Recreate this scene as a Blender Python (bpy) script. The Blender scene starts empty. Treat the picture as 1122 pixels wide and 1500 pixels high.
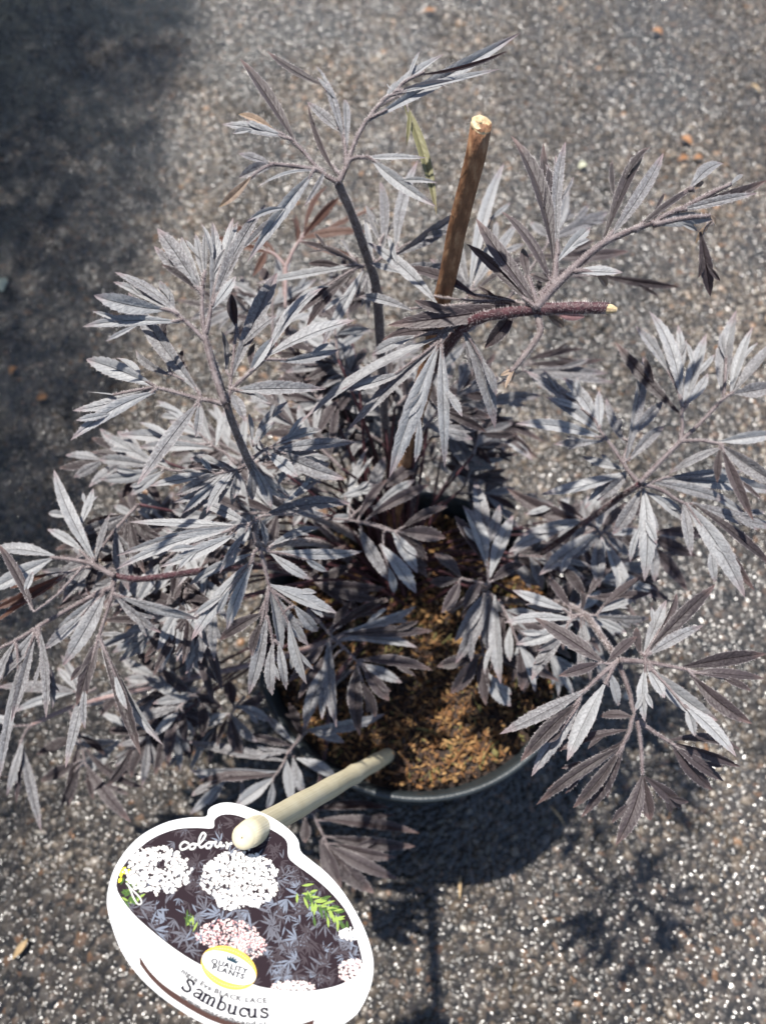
import bpy, math, random
import numpy as np
from mathutils import Vector, Matrix, noise
random.seed(7)
RNG = np.random.default_rng(11)
S = bpy.context.scene
C = S.collection
# ------------------------------------------------------------------ camera
PW, PH, FPX = 1122.0, 1500.0, 1125.0
PITCH = math.radians(62)
RIM_Z, RIM_D = 0.165, 0.538
FWD = Vector((0, math.cos(PITCH), -math.sin(PITCH)))
UP = Vector((0, math.sin(PITCH), math.cos(PITCH)))
RIGHT = Vector((1, 0, 0))
CAM = Vector((0, 0, RIM_Z)) - (RIGHT * (49 / FPX * RIM_D) + UP * (-175 / FPX * RIM_D) + FWD * RIM_D)
cd = bpy.data.cameras.new('camera')
cam = bpy.data.objects.new('camera', cd)
C.objects.link(cam)
cam.location = CAM
cam.rotation_euler = (math.pi / 2 - PITCH, 0, 0)
cd.sensor_fit = 'VERTICAL'
cd.sensor_height = 36
cd.sensor_width = 36
cd.lens = 36 * FPX / PH
cd.clip_start = 0.01
cd.clip_end = 200
cd.dof.use_dof = True
cd.dof.focus_distance = 0.315
cd.dof.aperture_fstop = 8.8
S.camera = cam
# ------------------------------------------------------------------ light
SUN_EL, SUN_AZ = math.radians(71), math.radians(-42)     # azimuth from +y towards +x
world = bpy.data.worlds.new('World')
S.world = world
world.use_nodes = True
wn = world.node_tree
bg = wn.nodes['Background']
sky = wn.nodes.new('ShaderNodeTexSky')
sky.sky_type = 'NISHITA'
sky.sun_disc = False
sky.sun_elevation = SUN_EL
sky.sun_rotation = SUN_AZ
wn.links.new(sky.outputs[0], bg.inputs[0])
bg.inputs[1].default_value = 0.105
sd = bpy.data.lights.new('sun', 'SUN')
sd.energy = 5.0
sd.angle = math.radians(1.1)
sd.color = (1, 0.955, 0.89)
sun = bpy.data.objects.new('sun', sd)
C.objects.link(sun)
TO_SUN = Vector((math.sin(SUN_AZ) * math.cos(SUN_EL), math.cos(SUN_AZ) * math.cos(SUN_EL), math.sin(SUN_EL)))
sun.rotation_euler = TO_SUN.to_track_quat('Z', 'Y').to_euler()
sun.location = (1, 1, 3)
vs = S.view_settings
vs.view_transform = 'Standard'
vs.look = 'None'
vs.gamma = 1
vs.use_curve_mapping = False
vs.exposure = 0.72

# ------------------------------------------------------------------ helpers
def ray(px, py):
    return RIGHT * ((px - PW / 2) / FPX) + UP * ((PH / 2 - py) / FPX) + FWD
def P(px, py, z):
    d = ray(px, py)
    return CAM + d * ((z - CAM.z) / d.z)
def depth(p):
    return (p - CAM).dot(FWD)
REG = {1: (280, 20, .4635), 2: (620, 160, .4474), 3: (80, 280, .4456), 4: (0, 660, .3743), 5: (300, 640, .3743),
       6: (640, 440, .4296), 7: (600, 780, .4652), 8: (120, 1080, .499), 0: (0, 0, 1.0)}
def tag(o, label=None, cat=None, group=None, kind=None):
    if label: o['label'] = label
    if cat: o['category'] = cat
    if group: o['group'] = group
    if kind: o['kind'] = kind
    return o

class MB:
    """collects vertices, faces, uv (u, v) per vertex and a material index per face"""
    def __init__(s):
        s.v, s.f, s.uv, s.mi = [], [], [], []
    def add(s, verts, faces, uvs=None, mi=0):
        b = len(s.v)
        s.v += [tuple(p) for p in verts]
        s.f += [tuple(i + b for i in f) for f in faces]
        s.uv += list(uvs) if uvs else [(0.5, 0.5)] * len(verts)
        s.mi += [mi] * len(faces)
    def tube(s, pts, radii, n=7, mi=0, cap=True):
        pts = [Vector(p) for p in pts]
        vs_, uv = [], []
        ref = Vector((0.31, 0.17, 0.93))
        for i, p in enumerate(pts):
            a = pts[max(i - 1, 0)]; b = pts[min(i + 1, len(pts) - 1)]
            t = (b - a).normalized()
            x = t.cross(ref)
            if x.length < .1: x = t.cross(Vector((1, 0, 0)))
            x.normalize(); y = t.cross(x)
            for k in range(n):
                an = 2 * math.pi * k / n
                vs_.append(p + (x * math.cos(an) + y * math.sin(an)) * radii[i])
                uv.append((i / max(len(pts) - 1, 1), k / n))
        fs = []
        for i in range(len(pts) - 1):
            for k in range(n):
                k2 = (k + 1) % n
                fs.append((i * n + k, i * n + k2, (i + 1) * n + k2, (i + 1) * n + k))
        if cap:
            fs.append(tuple(range(n))[::-1]); fs.append(tuple((len(pts) - 1) * n + k for k in range(n)))
        s.add(vs_, fs, uv, mi)
    def hairs(s, pts, radii, per_m, ln, mi=0):
        for i in range(len(pts) - 1):
            a, b = Vector(pts[i]), Vector(pts[i + 1])
            L = (b - a).length
            t = (b - a).normalized() if L > 1e-6 else Vector((0, 0, 1))
            for k in range(int(L * per_m)):
                q = random.random()
                c = a.lerp(b, q); r = radii[i] * (1 - q) + radii[i + 1] * q
                d = Vector((random.gauss(0, 1), random.gauss(0, 1), random.gauss(0, 1)))
                d = (d - t * d.dot(t)).normalized()
                e = t.cross(d)
                tip = c + d * (r + ln * random.uniform(.5, 1.2)) + t * random.uniform(-.3, .5) * ln
                h = .00007
                q0 = c + d * r * .8
                s.add([q0 + e * h, q0 - e * h, q0 + t * h * 1.5, tip], [(0, 1, 3), (1, 2, 3), (2, 0, 3)], [(.5, .5)] * 4, mi)
    def obj(s, name, mats, parent=None, smooth=True, loc=None):
        me = bpy.data.meshes.new(name)
        v = s.v
        if loc is not None:
            v = [(p[0] - loc[0], p[1] - loc[1], p[2] - loc[2]) for p in v]
        me.from_pydata(v, [], s.f)
        uvl = me.uv_layers.new(name='uv')
        li = np.zeros(len(me.loops), dtype=np.int32)
        me.loops.foreach_get('vertex_index', li)
        uvl.data.foreach_set('uv', np.array(s.uv, dtype=np.float32)[li].ravel())
        for m in (mats if isinstance(mats, (list, tuple)) else [mats]):
            me.materials.append(m)
        me.polygons.foreach_set('material_index', np.array(s.mi, dtype=np.int32))
        me.polygons.foreach_set('use_smooth', np.full(len(me.polygons), smooth))
        me.update()
        o = bpy.data.objects.new(name, me)
        C.objects.link(o)
        if parent is not None:
            o.parent = parent
            if loc is None and parent.type == 'EMPTY':
                o.matrix_parent_inverse = Matrix.Translation(-parent.location)
        elif loc is not None:
            o.location = loc
        return o
def empty(name, loc):
    o = bpy.data.objects.new(name, None)
    o.empty_display_size = .02
    o.location = loc
    C.objects.link(o)
    return o

# ------------------------------------------------------------------ materials
class MT:
    def __init__(s, name):
        s.m = bpy.data.materials.new(name)
        s.m.use_nodes = True
        s.t = s.m.node_tree
        s.b = s.t.nodes['Principled BSDF']
        s.out = s.t.nodes['Material Output']
    def n(s, ty, **kw):
        nd = s.t.nodes.new(ty)
        for k, v in kw.items():
            if k.startswith('i_'):
                nd.inputs[k[2:].replace('_', ' ')].default_value = v
            else: setattr(nd, k, v)
        return nd
    def l(s, a, b): s.t.links.new(a, b)
    def math(s, op, a, b=None, c=None, clamp=False):
        nd = s.n('ShaderNodeMath', operation=op, use_clamp=clamp)
        for i, x in enumerate((a, b, c)):
            if x is None: continue
            if isinstance(x, (int, float)): nd.inputs[i].default_value = x
            else: s.l(x, nd.inputs[i])
        return nd.outputs[0]
    def ramp(s, fac, stops, interp='LINEAR'):
        r = s.n('ShaderNodeValToRGB')
        r.color_ramp.interpolation = interp
        e = r.color_ramp.elements
        while len(e) < len(stops): e.new(.5)
        for x, (p, c) in zip(e, stops):
            x.position = p; x.color = (*c, 1)
        s.l(fac, r.inputs[0])
        return r.outputs[0]
    def noise(s, scale, detail=3, rough=.55, coord=None, dist=0):
        nd = s.n('ShaderNodeTexNoise')
        nd.inputs['Scale'].default_value = scale
        nd.inputs['Detail'].default_value = detail
        nd.inputs['Roughness'].default_value = rough
        nd.inputs['Distortion'].default_value = dist
        if coord is not None: s.l(coord, nd.inputs['Vector'])
        return nd.outputs[0]
    def mix(s, fac, a, b, blend='MIX'):
        nd = s.n('ShaderNodeMix', data_type='RGBA', blend_type=blend)
        for k, x in ((0, fac), (6, a), (7, b)):
            if isinstance(x, (int, float)): nd.inputs[k].default_value = x
            elif isinstance(x, tuple): nd.inputs[k].default_value = (*x, 1)
            else: s.l(x, nd.inputs[k])
        return nd.outputs[2]
    def bump(s, h, dist, strength=1):
        nd = s.n('ShaderNodeBump')
        nd.inputs['Strength'].default_value = strength
        nd.inputs['Distance'].default_value = dist
        s.l(h, nd.inputs['Height'])
        s.l(nd.outputs[0], s.b.inputs['Normal'])
        return nd.outputs[0]
    def geo(s): return s.n('ShaderNodeNewGeometry').outputs['Position']

def leaf_mat(name, top, low, tipc, trans, tw=.1, sheen=.25, rough=.5):
    m = MT(name)
    pos = m.geo()
    uv = m.n('ShaderNodeUVMap', uv_map='uv').outputs[0]
    sp = m.n('ShaderNodeSeparateXYZ'); m.l(uv, sp.inputs[0])
    u, v = sp.outputs[0], sp.outputs[1]
    av = m.math('ABSOLUTE', v)
    oi = m.n('ShaderNodeObjectInfo').outputs['Random']
    n1 = m.noise(55, 4, .6, pos)
    n2 = m.noise(900, 3, .65, pos)
    f = m.math('ADD', m.math('ADD', m.math('MULTIPLY', n1, .55), m.math('MULTIPLY', m.noise(210, 4, .65, pos), .38)), m.math('MULTIPLY', m.math('SUBTRACT', oi, .5), .55))
    col = m.ramp(f, [(.30, low), (.56, top)])
    # fine downy mottling
    col = m.mix(m.math('MULTIPLY', m.math('SUBTRACT', n2, .42), 1.6, clamp=True), col, tuple(min(1, c * 1.75 + .012) for c in top))
    # midrib and side veins
    mid = m.math('SUBTRACT', 1, m.math('MULTIPLY', av, 11), clamp=True)
    w = m.math('SINE', m.math('ADD', m.math('MULTIPLY', m.math('SUBTRACT', u, m.math('MULTIPLY', av, .13)), 78), m.math('MULTIPLY', m.noise(240, 2, .5, pos), 7)))
    vein = m.math('MULTIPLY', m.math('SUBTRACT', w, .72, clamp=True), 2.6, clamp=True)
    col = m.mix(m.math('MULTIPLY', vein, .13), col, tuple(c * .45 for c in low))
    col = m.mix(m.math('MULTIPLY', mid, .45), col, tuple(c * .5 for c in low))
    # pale hairy margin, rosy tip
    edge = m.math('MULTIPLY', m.math('SUBTRACT', av, .86, clamp=True), 7, clamp=True)
    edge = m.math('MULTIPLY', edge, m.math('ADD', m.math('MULTIPLY', n2, .9), .1))
    col = m.mix(m.math('MULTIPLY', edge, .75), col, (.30, .27, .27))
    tip = m.math('MULTIPLY', m.math('SUBTRACT', u, .80, clamp=True), 4.5, clamp=True)
    col = m.mix(m.math('MULTIPLY', tip, m.math('MULTIPLY', n1, 1.7)), col, tipc)
    m.l(col, m.b.inputs['Base Color'])
    m.b.inputs['Roughness'].default_value = rough
    m.b.inputs['Specular IOR Level'].default_value = .4
    m.b.inputs['Sheen Weight'].default_value = sheen
    m.b.inputs['Sheen Roughness'].default_value = .45
    h = m.math('ADD', m.math('MULTIPLY', n2, .35), m.math('SUBTRACT', m.math('MULTIPLY', m.noise(260, 2, .5, pos), .7), m.math('ADD', m.math('MULTIPLY', vein, .16), m.math('MULTIPLY', mid, .6))))
    m.bump(h, .0009, .9)
    tr = m.n('ShaderNodeBsdfTranslucent'); tr.inputs[0].default_value = (*trans, 1)
    mx = m.n('ShaderNodeMixShader'); mx.inputs[0].default_value = tw
    m.l(m.b.outputs[0], mx.inputs[1]); m.l(tr.outputs[0], mx.inputs[2]); m.l(mx.outputs[0], m.out.inputs[0])
    return m.m
M = {}
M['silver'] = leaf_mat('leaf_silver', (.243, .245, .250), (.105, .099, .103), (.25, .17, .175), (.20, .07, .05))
M['plum'] = leaf_mat('leaf_plum', (.046, .035, .037), (.020, .0145, .0155), (.17, .11, .10), (.20, .05, .03), .1, .06)  # plum leaf colour, darkened to stand in for blades lying in shade
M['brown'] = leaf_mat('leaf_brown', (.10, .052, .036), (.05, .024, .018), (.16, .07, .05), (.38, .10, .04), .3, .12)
M['olive'] = leaf_mat('leaf_olive', (.15, .14, .06), (.08, .072, .03), (.16, .12, .06), (.25, .2, .06), .2, .1)
M['dry'] = leaf_mat('leaf_withered', (.30, .22, .16), (.16, .11, .08), (.34, .24, .14), (.3, .16, .08), .15, .1)
M['pink'] = leaf_mat('leaf_torn_pink', (.42, .25, .24), (.28, .15, .15), (.5, .3, .28), (.5, .2, .16), .3, .1)
LEAFM = [M['silver'], M['plum'], M['brown'], M['olive'], M['dry'], M['pink']]

def plain(name, stops, scale, rough, bumpd=0, bscale=None, spec=.4, stretch=None, detail=4):
    m = MT(name)
    pos = m.geo()
    if stretch:
        mp = m.n('ShaderNodeMapping'); mp.inputs['Scale'].default_value = stretch
        tc = m.n('ShaderNodeTexCoord').outputs['Object']
        m.l(tc, mp.inputs[0]); pos = mp.outputs[0]
    nz = m.noise(scale, detail, .6, pos)
    m.l(m.ramp(nz, stops), m.b.inputs['Base Color'])
    m.b.inputs['Roughness'].default_value = rough
    m.b.inputs['Specular IOR Level'].default_value = spec
    if bumpd: m.bump(m.noise(bscale or scale * 3, 4, .6, pos), bumpd)
    return m.m
M['stem'] = plain('stem_maroon', [(.35, (.035, .014, .018)), (.65, (.085, .032, .038))], 300, .5, .0006, 700)
M['stem_grey'] = plain('stem_grey', [(.35, (.085, .062, .06)), (.65, (.17, .14, .135))], 260, .55, .0006, 700)
M['stem_pink'] = plain('stem_pink', [(.35, (.19, .12, .11)), (.65, (.29, .21, .20))], 200, .55, .0004, 700)
M['hair'] = plain('fine_hair', [(.3, (.42, .37, .37)), (.7, (.6, .54, .53))], 300, .6)
M['petiole'] = plain('petiole', [(.35, (.085, .06, .06)), (.65, (.17, .14, .14))], 240, .55, .0005, 800)
M['bark'] = plain('cane_bark', [(.25, (.085, .038, .02)), (.5, (.23, .11, .055)), (.75, (.42, .25, .14))], 380, .6, .0012, 420, stretch=(1, 1, .35))
M['pith'] = plain('cut_wood', [(.3, (.42, .28, .14)), (.7, (.72, .58, .36))], 420, .7, .0006, 900)
def bamboo():
    m = MT('bamboo')
    tc = m.n('ShaderNodeUVMap', uv_map='uv').outputs[0]
    mp = m.n('ShaderNodeMapping'); mp.inputs['Scale'].default_value = (2, 26, 1); m.l(tc, mp.inputs[0])
    a = m.noise(3, 5, .6, mp.outputs[0])
    b = m.noise(90, 3, .6, m.geo())
    c = m.ramp(m.math('ADD', m.math('MULTIPLY', a, .7), m.math('MULTIPLY', b, .3)), [(.3, (.44, .37, .23)), (.5, (.60, .53, .36)), (.72, (.74, .68, .52))])
    m.l(c, m.b.inputs['Base Color']); m.b.inputs['Roughness'].default_value = .42
    m.bump(a, .0004, .6)
    return m.m
M['bamboo'] = bamboo()

# ------------------------------------------------------------------ ground
def ground_mat():
    m = MT('wet_aggregate_ground')
    pos = m.geo()
    sep = m.n('ShaderNodeSeparateXYZ'); m.l(pos, sep.inputs[0])
    vor = m.n('ShaderNodeTexVoronoi'); vor.inputs['Scale'].default_value = 210; m.l(pos, vor.inputs['Vector'])
    v2 = m.n('ShaderNodeTexVoronoi'); v2.inputs['Scale'].default_value = 95; m.l(pos, v2.inputs['Vector'])
    sc = m.n('ShaderNodeSeparateColor'); m.l(vor.outputs['Color'], sc.inputs[0])
    col = m.ramp(sc.outputs[0], [(0, (.018, .017, .016)), (.4, (.045, .039, .034)), (.7, (.085, .07, .057)), (.9, (.13, .115, .10)), (1, (.18, .10, .055))])
    mp = m.n('ShaderNodeMapping'); mp.inputs['Scale'].default_value = (13, 1.3, 1); m.l(pos, mp.inputs[0])
    streak = m.noise(1.0, 4, .6, mp.outputs[0])
    col = m.mix(m.math('MULTIPLY', m.math('SUBTRACT', streak, .42, clamp=True), 3.2, clamp=True), m.mix(.55, col, (.02, .019, .018)), col)
    big = m.noise(5, 4, .6, pos)
    col = m.mix(m.math('MULTIPLY', m.math('SUBTRACT', big, .5, clamp=True), 2.5, clamp=True), col, m.mix(.4, col, (.10, .10, .10)))
    m.l(col, m.b.inputs['Base Color'])
    m.b.inputs['Roughness'].default_value = .2
    m.b.inputs['Specular IOR Level'].default_value = .5
    h = m.math('ADD', m.math('MULTIPLY', m.math('SUBTRACT', 1, vor.outputs['Distance']), .6), m.math('SUBTRACT', .8, m.math('MULTIPLY', v2.outputs['Distance'], .5)))
    m.bump(h, .004, .9)
    return m.m
gm = ground_mat()
g = MB()
g.add([(-40, -40, 0), (40, -40, 0), (40, 40, 0), (-40, 40, 0)], [(0, 1, 2, 3)])
go = g.obj('ground', gm)
tag(go, kind='structure', label='dark wet ground of exposed stone aggregate')

def stone_mat():
    m = MT('wet_stone_grain')
    a = m.n('ShaderNodeAttribute', attribute_type='INSTANCER', attribute_name='tone').outputs['Fac']
    pos = m.geo()
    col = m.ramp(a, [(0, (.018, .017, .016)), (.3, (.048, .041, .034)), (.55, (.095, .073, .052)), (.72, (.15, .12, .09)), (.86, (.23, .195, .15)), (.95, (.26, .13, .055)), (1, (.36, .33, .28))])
    col = m.mix(m.math('MULTIPLY', m.noise(500, 3, .6, pos), .6), col, m.mix(.5, col, (.02, .02, .02)))
    m.l(col, m.b.inputs['Base Color'])
    m.l(m.math('ADD', m.math('MULTIPLY', m.noise(14, 3, .6, pos), .46), .07), m.b.inputs['Roughness'])
    m.b.inputs['Specular IOR Level'].default_value = .55
    m.bump(m.noise(900, 3, .6, pos), .0005, .6)
    return m.m
def grains(name, x0, x1, y0, y1, sp, s0, s1, label, skip=None):
    nx, ny = int((x1 - x0) / sp), int((y1 - y0) / sp)
    X, Y = np.meshgrid(np.linspace(x0, x1, nx), np.linspace(y0, y1, ny))
    X = X.ravel() + RNG.uniform(-.75, .75, X.size) * sp
    Y = Y.ravel() + RNG.uniform(-.75, .75, Y.size) * sp
    keep = np.ones(X.size, bool)
    if skip: keep = ~((X > skip[0]) & (X < skip[1]) & (Y > skip[2]) & (Y < skip[3]))
    # keep only what lies around the view (a wide margin to every side)
    px = np.abs(X - CAM.x) < .42 + .62 * np.maximum(Y - CAM.y, 0) * 1.15 + .12
    keep &= px
    X, Y = X[keep], Y[keep]
    n = X.size
    scl = RNG.uniform(0, 1, n) ** 2.2 * (s1 - s0) + s0
    me = bpy.data.meshes.new(name)
    me.vertices.add(n)
    # low undulation of the bed: some grains sink into the wet binder
    und = np.sin(X * 41 + 1.3 * np.sin(Y * 23)) * np.sin(Y * 37 + 1.7 * np.sin(X * 19))
    wet = np.exp(-(((X - .24) / .13) ** 2 + ((Y + .17) / .085) ** 2)) * .55 + .45 / (1 + np.exp((X + .24 + .12 * np.sin(Y * 5)) * 22)) - .2 * np.exp(-(((X - .08) / .14) ** 2 + ((Y + .26) / .1) ** 2))  # wet patch at right; left term sinks and darkens grains as painted shade
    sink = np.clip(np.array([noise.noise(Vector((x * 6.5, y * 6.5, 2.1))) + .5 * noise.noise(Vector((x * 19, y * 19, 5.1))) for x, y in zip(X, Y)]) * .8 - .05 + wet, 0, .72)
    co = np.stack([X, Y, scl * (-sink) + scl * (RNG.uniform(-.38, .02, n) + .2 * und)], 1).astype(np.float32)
    me.vertices.foreach_set('co', co.ravel())
    a = me.attributes.new('gscale', 'FLOAT_VECTOR', 'POINT')
    sv = np.stack([scl * RNG.uniform(.75, 1.4, n), scl * RNG.uniform(.75, 1.2, n), scl * RNG.uniform(.42, .62, n)], 1).astype(np.float32)
    a.data.foreach_set('vector', sv.ravel())
    a = me.attributes.new('grot', 'FLOAT_VECTOR', 'POINT')
    rv = np.stack([RNG.normal(0, .35, n), RNG.normal(0, .35, n), RNG.uniform(0, 6.28, n)], 1).astype(np.float32)
    a.data.foreach_set('vector', rv.ravel())
    a = me.attributes.new('tone', 'FLOAT', 'POINT')
    st = np.array([noise.noise(Vector((x * 13 + .8 * math.sin(y * 2), y * 1.3, 0.3))) for x, y in zip(X, Y)])
    low_ = np.array([noise.noise(Vector((x * 2.6, y * 2.6, 7.7))) for x, y in zip(X, Y)])
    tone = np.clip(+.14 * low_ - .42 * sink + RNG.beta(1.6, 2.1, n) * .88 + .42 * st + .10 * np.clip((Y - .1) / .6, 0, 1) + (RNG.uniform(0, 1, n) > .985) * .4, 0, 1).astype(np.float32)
    a.data.foreach_set('value', tone)
    o = bpy.data.objects.new(name, me)
    C.objects.link(o)
    ng = bpy.data.node_groups.new('scatter_grains', 'GeometryNodeTree')
    ng.interface.new_socket('Geometry', in_out='INPUT', socket_type='NodeSocketGeometry')
    ng.interface.new_socket('Geometry', in_out='OUTPUT', socket_type='NodeSocketGeometry')
    N, Lk = ng.nodes, ng.links
    gi, gou = N.new('NodeGroupInput'), N.new('NodeGroupOutput')
    ico = N.new('GeometryNodeMeshIcoSphere'); ico.inputs['Radius'].default_value = 1; ico.inputs['Subdivisions'].default_value = 2
    sp_ = N.new('GeometryNodeSetPosition')
    nt = N.new('ShaderNodeTexNoise'); nt.inputs['Scale'].default_value = 1.1
    sub = N.new('ShaderNodeVectorMath'); sub.operation = 'SUBTRACT'; sub.inputs[1].default_value = (.5, .5, .5)
    mul = N.new('ShaderNodeVectorMath'); mul.operation = 'MULTIPLY'; mul.inputs[1].default_value = (1.1, 1.1, 1.1)
    Lk.new(nt.outputs['Color'], sub.inputs[0]); Lk.new(sub.outputs[0], mul.inputs[0]); Lk.new(mul.outputs[0], sp_.inputs['Offset'])
    ssm = N.new('GeometryNodeSetShadeSmooth'); smt = N.new('GeometryNodeSetMaterial'); smt.inputs['Material'].default_value = M['stone']
    Lk.new(ico.outputs[0], sp_.inputs[0]); Lk.new(sp_.outputs[0], ssm.inputs[0]); Lk.new(ssm.outputs[0], smt.inputs[0])
    iop = N.new('GeometryNodeInstanceOnPoints')
    Lk.new(gi.outputs[0], iop.inputs['Points']); Lk.new(smt.outputs[0], iop.inputs['Instance'])
    for nm, sk in (('grot', 'Rotation'), ('gscale', 'Scale')):
        na = N.new('GeometryNodeInputNamedAttribute'); na.data_type = 'FLOAT_VECTOR'; na.inputs[0].default_value = nm
        Lk.new(na.outputs[0], iop.inputs[sk])
    Lk.new(iop.outputs[0], gou.inputs[0])
    md = o.modifiers.new('grains', 'NODES'); md.node_group = ng
    me.materials.append(M['stone'])
    tag(o, label, 'gravel', kind='stuff')
    return o
M['stone'] = stone_mat()
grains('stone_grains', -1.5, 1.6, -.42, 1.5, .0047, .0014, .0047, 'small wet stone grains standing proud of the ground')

# ------------------------------------------------------------------ dark hedge along the left side (its foot shows in the corner, added and shaped for its shade on the ground)
def hedge():
    root = empty('hedge', (-.85, .9, 0))
    tag(root, 'dark green leafy hedge standing at the edge of the wet ground', 'hedge')
    m1 = plain('hedge_leaf', [(.3, (.018, .035, .016)), (.7, (.04, .07, .03))], 30, .5)
    mb = MB()
    for k in range(100000):
        z = random.betavariate(1.4, 1.5) * 2.25 + .005
        x = random.uniform(-1.15, -.63) - .05 * z + .03 * math.sin(z * 9)
        y = random.uniform(-.8, 2.6)
        if noise.noise(Vector((x * 5, y * 4, z * 5))) < -.4 + .12 * z: continue
        c = Vector((x, y, z)); L = random.uniform(.017, .030)
        d = Vector((random.gauss(0, 1), random.gauss(0, 1), random.gauss(0, .6))).normalized()
        e = d.cross(Vector((random.gauss(0, .4), random.gauss(0, .4), 1))).normalized(); n_ = e.cross(d)
        mb.add([c, c + d * L * .45 + e * L * .26 + n_ * .002, c + d * L, c + d * L * .45 - e * L * .26 + n_ * .002, c + d * L * .5], [(0, 4, 1), (1, 4, 2), (2, 4, 3), (3, 4, 0)])
    mb.obj('foliage', m1, root)
    for k in range(9):
        mb = MB(); y = -.7 + k * .39
        q = smooth_path([(-.88, y, -.01), (-.90, y + random.uniform(-.05, .05), .45), (-.88 + random.uniform(-.08, .08), y, 1.4)])
        mb.tube(q, [.012 - .009 * i / (len(q) - 1) for i in range(len(q))], 7)
        mb.obj('trunk', M['bark'], root)

# ------------------------------------------------------------------ pot
M['pot'] = plain('pot_plastic', [(.3, (.020, .026, .030)), (.7, (.034, .042, .046))], 60, .42, .0003, 500, .5)
R0, R1 = .1115, .0945
def lathe(prof, n=72):
    vs_, fs, uv = [], [], []
    for i, (r, z) in enumerate(prof):
        for k in range(n):
            a = 2 * math.pi * k / n
            vs_.append((r * math.cos(a), r * math.sin(a), z)); uv.append((k / n, i / len(prof)))
    for i in range(len(prof) - 1):
        for k in range(n):
            k2 = (k + 1) % n
            fs.append((i * n + k, i * n + k2, (i + 1) * n + k2, (i + 1) * n + k))
    return vs_, fs, uv
pot = empty('plant_pot', (0, 0, 0))
tag(pot, 'round dark slate plastic plant pot filled with bark mulch', 'pot')
b = MB(); b.add(*lathe([(0.001, .003), (R1 - .006, .003), (R1 - .003, .0005), (R1, .002), (R1 + .0015, .012), (R0 - .007, .140), (R0 - .007, .1405)]))
b.add(*lathe([(R0 - .0095, .1405), (R1 - .002, .008), (.001, .006)]))
b.obj('body', M['pot'], pot)
b = MB(); b.add(*lathe([(R0 - .0072, .139), (R0 - .0035, .1395), (R0 - .0028, .142), (R0 - .0004, .160), (R0 + .0012, .1625), (R0 + .0016, .1645), (R0 + .0006, .1662), (R0 - .0012, .1664), (R0 - .0026, .165), (R0 - .004, .160), (R0 - .0095, .1395)]))
b.obj('rim', M['pot'], pot)

# ------------------------------------------------------------------ bark mulch in the pot
def mulch():
    mm = []
    for nm, c0, c1 in (('mulch_tan', (.22, .12, .045), (.40, .24, .10)), ('mulch_orange', (.14, .065, .024), (.26, .125, .045)), ('mulch_brown', (.05, .026, .015), (.10, .05, .028)), ('mulch_dark', (.018, .012, .010), (.042, .026, .019)), ('mulch_moss', (.10, .09, .03), (.2, .17, .06))):
        mm.append(plain(nm, [(.3, c0), (.7, c1)], 260, .75, .0006, 600))
    mb = MB()
    vs_, fs, uv = [], [], []
    nr, na = 14, 48
    for i in range(nr + 1):
        r = (R0 - .0078) * i / nr
        for k in range(na):
            a = 2 * math.pi * k / na
            x, y = r * math.cos(a), r * math.sin(a)
            vs_.append((x, y, .147 + .006 * noise.noise(Vector((x * 30, y * 30, 0))) - .004 * (i == nr)))
            uv.append((0, 0))
    for i in range(nr):
        for k in range(na):
            k2 = (k + 1) % na
            fs.append((i * na + k, (i + 1) * na + k, (i + 1) * na + k2, i * na + k2))
    mb.add(vs_, fs, uv, 3)
    for q in range(9500):
        r = (R0 - .010) * math.sqrt(random.random()); a = random.uniform(0, 6.283)
        c = Vector((r * math.cos(a), r * math.sin(a), 0))
        c.z = .148 + .006 * noise.noise(Vector((c.x * 30, c.y * 30, 0))) + random.uniform(-.001, .006)
        L = random.choice((.0022, .003, .003, .004, .005, .007, .012)) * random.uniform(.7, 1.3); w = L * random.uniform(.2, .75) * (.22 if L > .008 else .5 if L > .0055 else 1.0); t = w * random.uniform(.35, .9)
        L = min(L, max(.003, (R0 - .008 - r)))
        rot = Matrix.Rotation(random.uniform(0, 6.28), 3, 'Z') @ Matrix.Rotation(random.gauss(0, .4), 3, 'Y') @ Matrix.Rotation(random.uniform(0, 6.28), 3, 'X')
        sh = []
        for u, ww in ((-1, .35), (-.4, 1), (.45, .9), (1, .3)):
            for k in range(5):
                an = 6.283 * k / 5
                sh.append(c + rot @ Vector((u * L * .5, math.cos(an) * w * .5 * ww * random.uniform(.75, 1.2), math.sin(an) * t * .5 * ww * random.uniform(.75, 1.2) + .08 * L * (u * u - .5))))
        f = [tuple(range(5))[::-1], (15, 16, 17, 18, 19)]
        for i in range(3):
            for k in range(5):
                f.append((i * 5 + k, i * 5 + (k + 1) % 5, (i + 1) * 5 + (k + 1) % 5, (i + 1) * 5 + k))
        pn = noise.noise(Vector((c.x * 22, c.y * 22, 3)))
        w4 = [1.6 + 3.4 * pn, 2.4 + 1.5 * pn, 3.4 - 2 * pn, 2.4 - 3 * pn, .5 + max(0, 2.5 * noise.noise(Vector((c.x * 26, c.y * 26, 9))))]
        mb.add(sh, f, None, random.choices(range(5), [max(.1, x) for x in w4])[0])
    o = mb.obj('bark_mulch', mm, None, False)
    tag(o, 'orange and brown shredded bark mulch filling the plant pot', 'mulch', kind='stuff')
mulch()

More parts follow.
